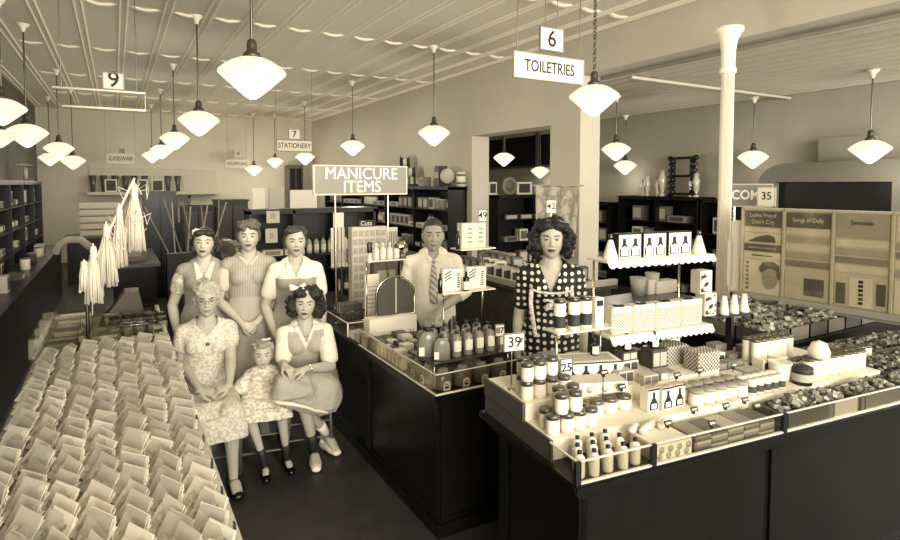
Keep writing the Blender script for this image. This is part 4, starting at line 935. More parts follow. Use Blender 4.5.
# little black price tickets standing about
tick = MB(); tick.box((0, 0, .022), (.040, .004, .022), rx=-.5); tick.b2(-.004, .004, -.003, .012, 0, .015); tick.m = 1; tick.box((0, -.0025, .022), (.028, .001, .009), rx=-.5)
tk = [('ticket', tick.mesh('ticket', [M_black, M_lgrey]))]
for px, py, z in ((655, 408, TZ+.09), (668, 428, TZ+.09), (678, 400, T1), (694, 414, TZ+.09), (726, 410, TZ+.09), (745, 404, TZ+.09), (757, 410, TZ+.09), (677, 379, T1+.09), (700, 374, T1+.09), (734, 369, T1+.09), (704, 358, T1+.12), (645, 350, T2+.08), (712, 428, TZ+.09), (622, 391, T1+.09), (604, 377, T2+.1)):
    p = at(px, py, z); 
    zs_ = TZ if z < T1 else (T1 if z < T2 else T2)
    h = z-zs_; m_ = MB(); m_.add(tick.v, tick.f); m_.mi = list(tick.mi)
    m_.v = [(a_[0], a_[1], a_[2]+h) for a_ in m_.v]
    if h > .01: m_.m = 0; m_.tube([(0, .006, 0), (0, .006, h+.012)], .0025, n=5)
    tag(m_.build('price_ticket', [M_black, M_lgrey], None, (p[0], p[1], zs_), TR), 'little black price ticket on a thin stem among the toiletries', 'price ticket', 'black price tickets among the toiletries')
# --- bottle-print cartons
def print_carton(w, d, h, n, dark=False):
    q = MB(); q.b2(-w/2, w/2, -d/2, d/2, 0, h, bev=.002)
    o = MB(); q.m = 1
    for i in range(n):
        x = -w/2+w*(i+.5)/n; r_ = w/n*.36; y = -d/2-.0012
        pts = [(x-r_, h*.08), (x+r_, h*.08), (x+r_, h*.35), (x+r_*.3, h*.62), (x+r_*.3, h*.86), (x-r_*.3, h*.86), (x-r_*.3, h*.62), (x-r_, h*.35)]
        q.m = 1; q.prism(pts, y, y+.001); q.m = 0; q.prism([(x-r_*.6, h*.14), (x+r_*.6, h*.14), (x+r_*.6, h*.36), (x-r_*.6, h*.36)], y-.001, y)
        q.m = 1
    q.b2(-w/2, w/2, -d/2-.001, -d/2, h*.93, h); q.m = 2; q.b2(-w*.42, w*.42, -d*.35, d*.35, h, h+.001)
    return q.mesh('carton', [M_paper, M_ink, M_lgrey])
pc = print_carton(.30, .16, .10, 4)
o = spawn('bottle_carton', [('carton', pc)], 'wide white carton printed with four dark bottles, on the upper step', 'carton', tuple(L(.50, .60, T2)), TR-.25)
q = MB(); q.b2(-.15, .15, -.06, .06, 0, .05, bev=.002); q.m = 1
for i in range(4): q.tube([(-.11+.073*i, -.061, .02), (-.11+.073*i, -.062, .02)], .016, n=10, cap=False)
tag(q.build('printed_box', [M_cream, M_lgrey], None, tuple(L(.42, .455, T2)), TR-.25), 'long low cream box with round prints in front of the bottle carton', 'box')
pc2 = print_carton(.075, .06, .115, 1); 
for i, (u, v) in enumerate(((.70, .26), (.775, .265), (.625, .27))): spawn('bottle_carton', [('carton', print_carton(.066, .055, .105, 1))] if i == 0 else KB.setdefault('pc2', [('carton', print_carton(.066, .055, .105, 1))]), 'narrow white carton printed with a single dark bottle, on the lower step', 'carton', tuple(L(u, v+.03, T1)), TR, 'single-bottle cartons on the lower step')
# slanted-bar leaflets, odd boxes on the upper step
for i, (u, v, z, w, d, h, a_, fr, l) in enumerate(((.62, .48, T2, .09, .06, .06, 3, 0, 'cream box with dark bars by the wide bottle carton'), (.76, .62, T2, .10, .08, .055, 4, 0, 'white box with a pair of black squares on the upper step'), (.76, .62, T2+.056, .095, .07, .045, 0, 3, 'black twin-panel box on top of the white one'), (.93, .60, T2, .10, .09, .10, 0, 3, 'larger black twin-panel box under a little bottle'), (.84, .44, T2, .10, .07, .04, 2, 4, 'grey flat box in front of the black twin-panel box'), (.72, .42, T2, .09, .06, .045, 3, 1, 'pale low box at the front of the upper step'))):
    q = MB(); q.b2(-w/2, w/2, -d/2, d/2, 0, h, bev=.002); q.m = 1; q.b2(-w*.44, -w*.03, -d/2-.001, -d/2, h*.15, h*.85); q.b2(w*.03, w*.44, -d/2-.001, -d/2, h*.15, h*.85)
    tag(q.build('printed_box', [tones[a_], tones[fr]], None, tuple(L(u, v, z)), TR), l, 'box')
kn = MB(); kn.box((0, 0, .05), (.15, .10, .10), bev=.003)
M_weave = pattern('woven check', .30, .72, 'checker', 95)
for i in range(2): tag(kn.build('woven_box', M_weave, None, tuple(L(1.07+.0*i, .62-.0*i, T2+.0+.1*i)), TR) if i == 0 else kn.build('woven_box', M_weave, None, tuple(L(1.13, .47, T2)), TR), ['woven-pattern box on the upper step behind the jar row', 'woven-pattern box, the right-hand one nearer the front'][i], 'box')
sbt = bottle_parts(.085, .022, .45, M_amber, M_black, M_paper, (.1, .55), 1)
for (u, v, z, l) in ((.56, .62, T2+.101, 'small dark bottle with white label on the wide bottle carton'), (.765, .62, T2+.102, 'small dark bottle with white label on the black twin-panel box'), (.93, .60, T2+.101, 'small dark bottle with white label standing rightmost on the larger black box')):
    spawn('small_dark_bottle', sbt, l, 'bottle', tuple(L(u, v, z)), TR)
# --- long row of tubs on the lower step
tub = jar_parts(.034, .075, .012, mat('cream tub', .78, .4), mat('dull lid', .55, .5), M_paper); tub2 = jar_parts(.024, .072, .010, M_cream, M_white, tones[0])
for r_ in range(2):
    for i in range(5): spawn('cream_tub', tub, 'cream tub with flat dull lid in the row right of the bottle cartons, %s row' % ('front', 'back')[r_], 'tub', tuple(L(.865+.072*i, .255+.072*r_, T1)), 0, 'cream tubs on the lower step, %s row' % ('front', 'back')[r_])
    for i in range(5): spawn('small_tin', tub2, 'small white-lidded tin with dark band right of the cream tubs, %s row' % ('front', 'back')[r_], 'tin', tuple(L(1.225+.052*i, .25+.055*r_, T1)), 0, 'small banded tins on the lower step, %s row' % ('front', 'back')[r_])
# boxes behind
rnd = random.Random(17)
for i in range(26):
    u = 1.26+rnd.uniform(0, .45); 
    pass
kb3 = [[('box', box_mesh(rnd.uniform(.07, .11), .07, rnd.uniform(.05, .11), tones[rnd.choice((2, 3, 4, 3, 4))], tones[rnd.choice((0, 2, 3))]))] for _ in range(8)]
for v in (.42, .52, .62, .72):
    for i in range(4): spawn('toiletry_box', kb3[rnd.randrange(8)], 'small printed box in the mixed rows right of the upper step', 'box', tuple(L(1.28+.12*i, v, T1)), TR, 'mixed boxes right of the upper step')
for i in range(5): spawn('toiletry_box', kb3[i], 'small printed box on the upper step under the scalloped shelf', 'box', tuple(L(.36+.17*i if i < 2 else .62+.14*i, .735, T2)), TR, 'boxes at the back of the upper step')
# tall white tins and little tins
tt_ = jar_parts(.024, .135, .012, mat('white tin body', .84, .4), M_lid, None); ts_ = jar_parts(.026, .085, .012, mat('white tin body', .84, .4), M_lid, tones[2])
t = thing('black_plinth', 'low black block under the tall white tins', 'block', L(1.66, .50, T1), TR); q = MB(); q.b2(-.16, .19, -.09, .09, 0, .05); q.build('block', M_black, t)
for r_ in range(2):
    for i in range(6): spawn('tall_tin', tt_, 'tall white tin on the black block, %s row' % ('front', 'back')[r_], 'tin', tuple(L(1.53+.053*i, .47+.055*r_, T1+.05)), 0, 'tall white tins on the black block, %s row' % ('front', 'back')[r_])
for i in range(5): spawn('short_tin', ts_, 'short white tin with grey band in front of the tall white tins', 'tin', tuple(L(1.60+.056*i, .375, T1)), 0, 'short tins before the tall white tins')
for i in range(8): spawn('powder_tin', tt_, 'white tin in the long front row at the right part of the island', 'tin', tuple(L(1.70+.062*i, .285, T1-.0)) , 0, 'front row of white tins at the right part of the island', (1.15, 1.15, .80)) if i < 8 else None
q = MB(); q.lathe([(.05, 0), (.055, .03), (.035, .075), (0, .09)], n=14); tag(q.build('powder_puff', M_paper, None, tuple(L(1.78, .285, T1+.109))), 'fluffy white puff resting on the front row of white tins', 'powder puff')
q = MB(); q.lathe([(.045, 0), (.05, .07), (.05, .09), (0, .09)], n=16); q.m = 1; q.lathe([(.051, .02), (.053, .06)], n=16, caps=False)
tag(q.build('patterned_jar', [M_dark, M_lgrey], None, tuple(L(1.60, .25, T1))), 'dark round box with pale pattern at the near end of the white tin row', 'box')
q = MB(); q.lathe([(.05, 0), (.058, .10), (.055, .10), (0, .095)], n=16); tag(q.build('white_tub', M_jar, None, tuple(L(1.42, .30, T1)) if False else tuple(L(1.545, .335, T1))), 'plain white tapered tub beside the short tins', 'tub')
# --- raised shelves
def scallop(x0, x1, y0, y1, z, drop, n, t, nm='paper_cover'):
    q = MB(); q.b2(x0, x1, y0, y1, z, z+.004)
    N = n*6; P = []
    for i in range(N+1):
        x = x0+(x1-x0)*i/N; dz = drop*(.72+.28*abs(math.sin(PI*i/6))); P += [(x, y0-.002, z+.003), (x, y0-.02, z-dz)]
    q.add(P, [(2*i, 2*i+2, 2*i+3, 2*i+1) for i in range(N)], False)
    P = [(a_, b_+.0015, c_) for a_, b_, c_ in P]; q.add(P, [(2*i, 2*i+1, 2*i+3, 2*i+2) for i in range(N)], False)
    q.build(nm, M_paper, t)
su = lambda px, py, z: isl(at(px, py, z))
ZS1, ZS2 = 1.57, 1.26
c1 = [isl(yp(px, py, 2.15)) for px, py in ((600, 262), (712, 258))]
u0, u1 = .78, 1.50; vS = .62
def px_u(px, v, z):     # u of the island at depth v whose picture column is px
    lo, hi = -1.0, 5.0
    for _ in range(40):
        mi = (lo+hi)/2; p = L(mi, v, z)-O0; x = PX+F*p.dot(_rt)/p.dot(_fw)
        if x < px: lo = mi
        else: hi = mi
    return lo
def z_at(u, v, py):
    lo, hi = 0.0, 4.0
    for _ in range(40):
        mi = (lo+hi)/2; p = L(u, v, mi)-O0; y = PY-F*p.dot(_up)/p.dot(_fw)
        if y > py: lo = mi
        else: hi = mi
    return lo
vS = .60; ZS1 = z_at(1.0, vS, 258); ZS2 = z_at(1.0, vS, 331)
u0, u1 = px_u(607, vS, ZS1), px_u(714, vS, ZS1); w0, w1 = px_u(610, vS, ZS2), px_u(712, vS, ZS2)
t = thing('raised_shelf', 'two-level raised shelf with scalloped paper edges standing on the toiletries counter', 'shelf', TC, TR)
scallop(u0, u1, vS, vS+.16, ZS1, .035, 16, t, 'upper_paper_cover'); scallop(w0, w1, vS, vS+.18, ZS2, .04, 18, t, 'lower_paper_cover')
q = MB(); q.b2(u0, u1, vS, vS+.16, ZS1-.008, ZS1); q.build('upper_glass', M_gedge, t); q = MB(); q.b2(w0, w1, vS, vS+.18, ZS2-.008, ZS2); q.build('lower_glass', M_gedge, t)
for u in (u0+.02, u1-.12):
    q = MB(); q.tube([(u, vS+.13, T1 if u > 1.2 else T2), (u, vS+.13, ZS1-.008)], .006, n=8, cap=False); q.build('post', M_chrome, t)
# cartons on the upper shelf: three pairs of bottles, a bottle each end
sc_h = (z_at(1.0, vS+.06, 233)-ZS1)
for i in range(3):
    a_, b_ = px_u((618, 643, 668)[i], vS+.05, ZS1), px_u((641, 666, 691)[i], vS+.05, ZS1)
    q = MB(); w = b_-a_; q.b2(0, w, 0, .05, 0, sc_h, bev=.002)
    for j in range(2):
        x = w*(.26+.48*j); r_ = w*.19; h = sc_h
        q.m = 1; q.prism([(x-r_, h*.06), (x+r_, h*.06), (x+r_, h*.34), (x+r_*.35, h*.6), (x+r_*.35, h*.8), (x-r_*.35, h*.8), (x-r_*.35, h*.6), (x-r_, h*.34)], -.002, 0)
        q.m = 0; q.prism([(x-r_*.75, h*.1), (x+r_*.75, h*.1), (x+r_*.75, h*.42), (x, h*.5), (x-r_*.75, h*.42)], -.003, -.001)
    q.m = 1; q.b2(-.002, .003, -.003, .05, 0, h); q.b2(0, w, -.002, .05, h*.955, h+.001)
    tag(q.build('bottle_carton', [M_paper, M_ink], None, tuple(L(a_, vS+.05, ZS1+.004)), TR), ['left carton with a pair of bottles on the top scalloped shelf', 'middle carton with a pair of bottles on the top scalloped shelf', 'right carton with a pair of bottles on the top scalloped shelf'][i], 'carton')
def cone_parts(h): 
    q = MB(); q.lathe([(h*.30, 0), (h*.30, .01), (h*.10, h*.75), (h*.07, h*.8), (0, h*.8)], n=14); c_ = MB(); c_.lathe([(h*.085, h*.78), (h*.085, h), (0, h)], n=12); return [('bottle_body', q.mesh('bottle_body', M_paper)), ('cap', c_.mesh('cap', M_nick))]
for px, l in ((611.5, 'white conical bottle at the left end of the top scalloped shelf'), (700, 'white conical bottle at the right end of the top scalloped shelf')): spawn('conical_bottle', cone_parts(sc_h), l, 'bottle', tuple(L(px_u(px, vS+.05, ZS1), vS+.06, ZS1+.004)), 0)
# woven packets on the lower shelf
ph = z_at(1.0, vS+.04, 304)-ZS2
for i in range(4):
    a_, b_ = px_u((611, 632, 655, 680)[i], vS+.05, ZS2), px_u((631.5, 654.5, 679.5, 701)[i], vS+.05, ZS2); w = b_-a_
    q = MB(); q.b2(0, w, 0, .07, 0, ph, bev=.006); q.m = 1; q.b2(w*.05, w*.95, -.001, .0, ph*.06, ph*.80); q.m = 2; q.lathe([(.03, 0), (.03, .006), (0, .006)], (w*.5, .035, ph), n=12)
    tag(q.build('paper_bag', [M_cream, pattern('hatched weave', .48, .80, 'diag', 38), M_black], None, tuple(L(a_, vS+.04, ZS2+.004)), TR), 'hatched cream packet with a black clip, %s of four on the lower scalloped shelf' % ('leftmost', 'second', 'third', 'rightmost')[i], 'packet')
# little table of patterned boxes and cones right of it
t = thing('side_shelf', 'small side shelf carrying patterned boxes and three white cones', 'shelf', TC, TR)
zc = z_at(1.4, vS, 317); a_, b_ = px_u(697, vS, zc), px_u(748, vS, zc)
q = MB(); q.b2(max(a_, w1+.005), b_, vS, vS+.14, zc-.01, zc); q.build('shelf_plate', M_black, t); q = MB(); q.b2(b_-.06, b_-.04, vS+.06, vS+.1, T1, zc-.01); q.build('post', M_black, t)
for px, l in ((724, 'leftmost'), (734, 'middle one'), (744, 'rightmost')):
    q = MB(); h = .105; q.lathe([(.026, 0), (.026, .008), (.012, h), (.0, h)], n=14); tag(q.build('white_cone', M_paper, None, tuple(L(px_u(px, vS+.04, zc), vS+.04, zc))), 'tall white paper cone, %s of three beside the column foot' % l, 'cone')
M_flor = pattern('bold floral print', .15, .88, 'noise', 28)
for px, z_, l in ((709, zc, 'bold floral box on the small side shelf beside the cones'), (703, ZS2+.0, '')):
    if z_ == zc:
        h = z_at(1.4, vS+.04, 293)-zc; q = MB(); q.b2(-.045, .045, 0, .07, 0, h, bev=.002); q.m = 1; q.b2(-.04, .04, -.001, 0, .01, h-.01); tag(q.build('floral_box', [M_cream, M_flor], None, tuple(L(px_u(712, vS+.03, zc), vS+.04, zc)), TR), l, 'box')
        h2 = z_at(1.4, vS+.04, 270)-zc-h; q = MB(); q.b2(-.045, .045, 0, .07, 0, h2, bev=.002); q.m = 1; q.b2(-.04, .02, -.001, 0, .01, h2-.01); tag(q.build('floral_box', [M_cream, M_flor], None, tuple(L(px_u(707, vS+.03, zc), vS+.04, zc+h)), TR), 'second bold floral box stacked on top of the first, beside the column', 'box')
# glass cube stand at the left with labelled tins
zt_ = z_at(.45, .62, 329); a_, b_ = px_u(553, .62, zt_), px_u(612, .62, zt_)
t = thing('glass_stand', 'raised glass shelf on a thin post holding labelled tins before the dotted dress', 'shelf', TC, TR)
q = MB(); q.b2(a_, b_-.01, .58, .70, zt_-.008, zt_); q.build('shelf_plate', M_gedge, t); q = MB(); q.tube([((a_+.02), .62, T2), ((a_+.02), .62, zt_-.008)], .006, n=8, cap=False); q.build('post', M_chrome, t); q = MB(); q.tube([((b_-.04), .66, T2), ((b_-.04), .66, zt_-.008)], .005, n=8, cap=False); q.build('post', M_chrome, t)
lt = jar_parts(.030, z_at(.45, .62, 298)-zt_, .016, M_paper, M_nick, None); h = z_at(.45, .62, 298)-zt_
lb = MB(); lb.lathe([(.0308, h*.10), (.0308, h*.48)], n=16, caps=False); lt.append(('label', lb.mesh('label', M_dark)))
for px, l in ((560, 'leftmost labelled tin on the glass shelf before the dotted dress'), (574.5, 'second labelled tin on the glass shelf before the dotted dress'), (586, 'third labelled tin on the glass shelf before the dotted dress')):
    o = spawn('labelled_tin', lt, l, 'tin', tuple(L(px_u(px, .63, zt_), .635, zt_)), 0); 
for px in ():
    pass
q = MB(); w = .05; q.b2(-w/2, w/2, 0, .05, 0, h*.93, bev=.002); q.m = 1; q.b2(-w*.4, w*.4, -.001, 0, h*.66, h*.85)
tag(q.build('labelled_box', [M_paper, M_ink], None, tuple(L(px_u(600, .63, zt_)-.01, .62, zt_)), TR), 'white box with dark heading at the right end of the glass shelf', 'box')
tm = [text_mesh('MAVIS', .017, M_ink)]
for px in (574.5, 586):
    pass
# price cards on the island
pz = z_at(.05, .60, 352); u = px_u(514, .60, pz)
t39 = price('p', '39', 'framed white price card reading 39 cents above the stacked jars', tuple(L(max(u, .06), .60, T2)), .106, .085, -.22, pz-T2, .070)
put_text('¢', .04, M_ink, t39, (.038, -.006, pz-T2+.056)); t39.children[2].location.x = -.012
pz = z_at(.25, .5, 378); u = px_u(566, .5, pz); price('p', '25', 'white price card reading 25 in front of the dotted dress', tuple(L(u, .50, T2)), .062, .085, -.2, max(pz-T2, .002), .056)
q = zp(526, 325, 1.0); pz = yp(526, 325, 2.72); price('p', '87', 'small price card 87 by the lotion bottles', (2.02, 2.86, CZ+.1355), .06, .075, -.3, .09, .05)
pz = yp(551, 213, 4.5); price('p', '42', 'framed price card 42 on a stem just above the dark curls by the doorway', (pz.x, 4.5, .93), .10, .13, -.4, pz.z-.93, .09)
# ================================================================== RIGHT: bulk bins, sheet rack
t = thing('bulk_counter', 'dark counter heaped with small wrapped goods under the sheet rack', 'counter', (4.62, 2.62, 0), 0)
q = MB(); q.b2(-.85, .9, -.42, .42, 0, .87); q.build('counter_body', M_wood, t); q = MB(); q.b2(-.88, .93, -.44, .44, .87, .9); q.build('counter_top', M_wood, t)
def heap(name, label, w, d, h, loc, rz, n, m, seed, sz=.022):
    rd = random.Random(seed); q = MB()
    for _ in range(n):
        x, y = rd.uniform(-w/2+.015, w/2-.015), rd.uniform(-d/2+.015, d/2-.015); z = sz*.6+rd.random()*h*(1-(2*x/w)**4*.6)*(1-(2*y/d)**4*.6)
        q.m = rd.randrange(3); q.box((x, y, z), (sz*rd.uniform(.7, 1.6), sz*rd.uniform(.6, 1.2), sz*rd.uniform(.4, .9)), rz=rd.uniform(0, 3), rx=rd.uniform(-.7, .7), ry=rd.uniform(-.5, .5))
    o = q.build(name, m, None, loc, rz); return tag(o, label, 'goods', None, 'stuff')
def tray(label, w, d, h, loc, rz, m=None):
    q = MB(); e = .006; q.b2(-w/2, w/2, -d/2, d/2, 0, .004)
    for s_ in (-1, 1): q.b2(min(s_*w/2, s_*(w/2-e)), max(s_*w/2, s_*(w/2-e)), -d/2, d/2, 0, h); q.b2(-w/2, w/2, min(s_*d/2, s_*(d/2-e)), max(s_*d/2, s_*(d/2-e)), 0, h)
    return tag(q.build('goods_tray', m or tones[1], None, loc, rz), label, 'tray')
hm = [[tones[1], tones[2], tones[3]], [tones[0], tones[1], tones[2]], [tones[2], tones[3], tones[1]]]
hs = 0
for (u, v, z, w, d, k, l) in ((1.44, .11, TZ, .54, .16, 0, 'first heaped tray right of the flat packets'), (1.90, .11, TZ, .36, .16, 2, 'pale heap in the trough past the dark corner post'), (2.35, .11, TZ, .46, .16, 0, 'heaped trough section under the right picture edge'), (2.85, .11, TZ, .46, .16, 1, 'farthest trough section at the right'), (2.42, .32, TZ, .40, .22, 1, 'dark heap right of the white tin row'), (2.85, .34, TZ, .42, .24, 2, 'pale mixed heap near the right edge'), (3.3, .34, TZ, .42, .24, 1, 'dark mixed heap beyond, at the right edge'), (2.40, .60, TZ, .40, .26, 0, 'mixed heap behind the white tin row'), (2.85, .62, TZ, .42, .26, 1, 'dark heap under the sheet rack'), (3.3, .62, TZ, .42, .26, 0, 'mixed heap at far right behind')):
    hs += 1; tray('grey tray holding the %s' % l, w, d, .07, tuple(L(u, v, z)), TR); heap('wrapped_goods', 'small wrapped goods: %s' % l, w-.02, d-.02, .085, tuple(L(u, v, z+.004)), TR, 260, hm[k], hs)
for i in range(7):
    for j in range(3):
        hs += 1; x, y = -.72+.245*i, -.28+.27*j
        tray('tray number in the grid on the bulk counter'.replace('number ', '')+' under the sheet rack, %s row, %s' % (('front', 'middle', 'back')[j], ('far left', 'second', 'third', 'centre', 'fifth', 'sixth', 'far right')[i]), .235, .25, .10, (4.62+x, 2.62+y, .9), 0, tones[(i+j) % 2])
        heap('wrapped_goods', 'small mixed goods in the %s row of trays under the sheet rack, %s' % (('front', 'middle', 'back')[j], ('far left', 'second', 'third', 'centre', 'fifth', 'sixth', 'far right')[i]), .215, .23, .13, (4.62+x, 2.62+y, .904), 0, 120, hm[(i*2+j) % 3], hs, .03)
# upright bundles in the middle of the bins
for i in range(6): spawn('tall_tin', tt_, 'white tin standing among the heaps behind the front tin row', 'tin', tuple(L(2.24+.0*i, .0, TZ)) if False else tuple(L(2.215+.055*i, .455, TZ)), 0, 'white tins among the bulk heaps')
# dark cards fronting the trough
for (u, w, tn) in ((1.33, .28, 0), (1.60, .17, 3), (1.90, .30, 1)):
    q = MB(); q.b2(-w/2, w/2, -.002, .002, 0, .083); tag(q.build('front_card', tones[tn], None, tuple(L(u, .027, TZ)), TR), '%s card standing inside the front glass of the trough' % {0: 'dark', 3: 'pale', 1: 'dim grey'}[tn], 'card')
# magazine / sheet rack
pA, pB = Vector((4.70, 3.02, 0)), Vector((4.84, 1.55, 0)); d = pB-pA; LR = d.length; ang = math.atan2(d.y, d.x)
zb, zt = 1.05, 1.80
t = thing('sheet_rack', 'long upright glass-fronted rack of printed sheets on the right', 'display rack', (pA.x, pA.y, 0), ang)
PWd = [0, .34, .70, 1.08, LR]
q = MB(); q.b2(0, LR, 0, .05, zb, zt); q.build('back_board', M_cream, t)
q = MB(); q.b2(-.02, LR, -.10, .06, zb-.035, zb-.015); q.b2(-.02, LR, -.10, -.09, zb-.03, zb+.03); q.build('ledge', tones[2], t)
for x in (.12, 1.3): q = MB(); q.b2(x-.02, x+.02, .0, .04, .905, zb-.035); q.build('leg', M_cream, t)
q = MB()
for x in PWd: q.b2(x-.008, x+.008, -.014, 0, zb, zt)
q.b2(0, LR, -.014, 0, zt-.02, zt); q.build('frame', M_cream, t)
q = MB(); q.b2(-.10, -.01, .0, .06, zb-.0, zt-.12); q.b2(-.13, -.08, .0, .05, zb+.05, zt-.3); q.build('end_sheet', M_cream, t)
def poster_on(x0, x1, z0, z1, m, nm='printed_sheet'):
    q = MB(); q.b2(x0, x1, -.006, -.001, z0, z1); return q.build(nm, m, t)
H_ = zt-zb
poster_on(.02, .32, zt-.16, zt-.03, tones[1], 'heading_card'); put_text('Ladies Friend', .045, M_paper, t, (.17, -.008, zt-.065), sx=.9); put_text('Don\'t Cry', .05, M_paper, t, (.17, -.008, zt-.12), sx=.9)
poster_on(.02, .32, zt-.175, zt-.205, M_paper); poster_on(.02, .32, zt-.215, zt-.30, M_paper)
q = MB(); q.prism([(.05, zt-.29), (.28, zt-.29), (.27, zt-.24), (.22, zt-.222), (.12, zt-.25)], -.008, -.006); q.build('printed_shape', tones[1], t)
poster_on(.02, .32, zt-.37, zt-.31, tones[1]); put_text('SINGING IN A CAROUSEL', .020, M_paper, t, (.17, -.008, zt-.34))
poster_on(.02, .32, zt-.43, zt-.38, M_paper); put_text('THE SWEET SONG', .020, M_dark, t, (.17, -.008, zt-.405))
poster_on(.02, .32, zb+.02, zt-.44, M_paper, 'portrait_sheet')
q = MB(); cx_, cz_ = .235, zb+.17
q.prism([(cx_+.072*math.cos(a)*(1 if math.cos(a) > 0 else .85), cz_+.105*math.sin(a)) for a in [2*PI*i/18 for i in range(18)]], -.0075, -.0055); q.build('portrait_face', tones[3], t)
q = MB(); q.prism([(cx_-.07, cz_+.03), (cx_-.085, cz_+.07), (cx_-.05, cz_+.125), (cx_+.03, cz_+.135), (cx_+.08, cz_+.10), (cx_+.085, cz_-.02), (cx_+.068, cz_+.0), (cx_+.055, cz_+.06), (cx_, cz_+.075)], -.0095, -.0075); q.build('portrait_hair', tones[1], t)
q = MB()
for i in range(7): q.b2(.04, .065, -.0075, -.006, zb+.05+.036*i, zb+.072+.036*i)
q.build('vertical_title', tones[2], t)
for k, (x0, x1) in enumerate(((.36, .68), (.72, 1.06), (1.10, LR-.02))):
    tn = (1, 3, 4)[k]
    poster_on(x0, x1, zt-.15, zt-.03, tones[tn], 'heading_card'); put_text(('Songs of Dally', 'Serenade', 'GYM')[k], .05, M_paper if tn == 1 else M_dark, t, ((x0+x1)/2, -.008, zt-.09), sx=.8)
    for j in range(5): poster_on(x0, x1, zt-.205-.065*j, zt-.155-.065*j, tones[(4, 3, 4, 3, 2)[(j+k) % 5]])
    poster_on(x0, x1, zb+.02, zt-.49, (M_cream, M_cream, M_paper)[k], 'large_sheet')
    w = x1-x0
    if k == 0:
        q = MB(); q.b2(x0+w*.45, x1-w*.1, -.008, -.006, zb+.06, zb+.20); q.build('printed_shape', tones[1], t)
    if k == 1:
        q = MB(); q.b2(x0+w*.3, x0+w*.72, -.009, -.006, zb+.03, zb+.25); q.build('printed_shape', M_paper, t); q = MB()
        for i in range(6): q.b2(x0+w*.47, x0+w*.56, -.011, -.009, zb+.05+.032*i, zb+.072+.032*i)
        q.build('vertical_title', M_ink, t)
        q = MB(); q.b2(x0+.01, x0+w*.22, -.008, -.006, zb+.04, zb+.2); q.b2(x0+w*.8, x1-.01, -.008, -.006, zb+.06, zb+.22); q.build('printed_shape', tones[1], t)
q = MB(); q.b2(0, LR, -.045, -.041, zb-.0, zt-.0); q.build('front_glass', M_glass, t)
# COM sign with 35 card above the rack
q0, q1 = dp(728, 184, 5.6), dp(762, 186, 5.5); zz0 = dp(728, 206.5, 5.55).z; zz1 = q0.z
w = (Vector((q1.x, q1.y, 0))-Vector((q0.x, q0.y, 0))).length
ts = board('counter_sign', 'dark grey sign with pale letters COM on a thin post beside the iron column', (q0.x, q0.y), (q1.x+.07, q1.y-.06), zz1, zz0, .03, tones[1], [('COM', .125, (zz1-zz0)/2, -.040, M_cream, .003, .85)], (.006, tones[3]))
Lw = (Vector((q1.x+.07, q1.y-.06, 0))-Vector((q0.x, q0.y, 0))).length
q = MB(); q.tube([(-Lw/2+.06, 0, 0), (-Lw/2+.06, 0, -zz0)], .012, n=8); q.cyl((-Lw/2+.06, 0, -zz0), .12, .02); q.build('post', M_chrome, ts)
qq = dp(767, 186, 5.3); zq0 = dp(767, 206, 5.3).z; q2 = dp(776, 187, 5.25)
board('number_card', 'pale price card reading 35 fixed at the end of the COM sign', (dp(758, 187, 5.35).x, dp(758, 187, 5.35).y), (q2.x, q2.y), dp(767, 187.5, 5.3).z, zq0, .012, M_cream, [('35', .10, .09, 0, M_ink, .0008, .9)], (.006, M_lgrey))
# ================================================================== PEOPLE
def remesh(mb, name, mats, voxel, smooth=2, fac=.5, parent=None):
    me = mb.mesh(name, mats); o = bpy.data.objects.new(name, me); C.objects.link(o)
    r = o.modifiers.new('r', 'REMESH'); r.mode = 'VOXEL'; r.voxel_size = voxel; r.use_smooth_shade = True
    if smooth: s_ = o.modifiers.new('s', 'SMOOTH'); s_.factor = fac; s_.iterations = smooth
    dg = bpy.context.evaluated_depsgraph_get(); m2 = bpy.data.meshes.new_from_object(o.evaluated_get(dg))
    o.modifiers.clear(); o.data = m2; m2.name = name; bpy.data.meshes.remove(me)
    m2.materials.clear()
    for m in (mats if isinstance(mats, (list, tuple)) else [mats]): m2.materials.append(m)
    m2.polygons.foreach_set('use_smooth', [True]*len(m2.polygons))
    if parent: o.parent = parent
    return o
V = Vector
def V3(a, b, t): return a*(1-t)+b*t
def sm(x, a, b): t = min(1, max(0, (x-a)/(b-a))); return t*t*(3-2*t)
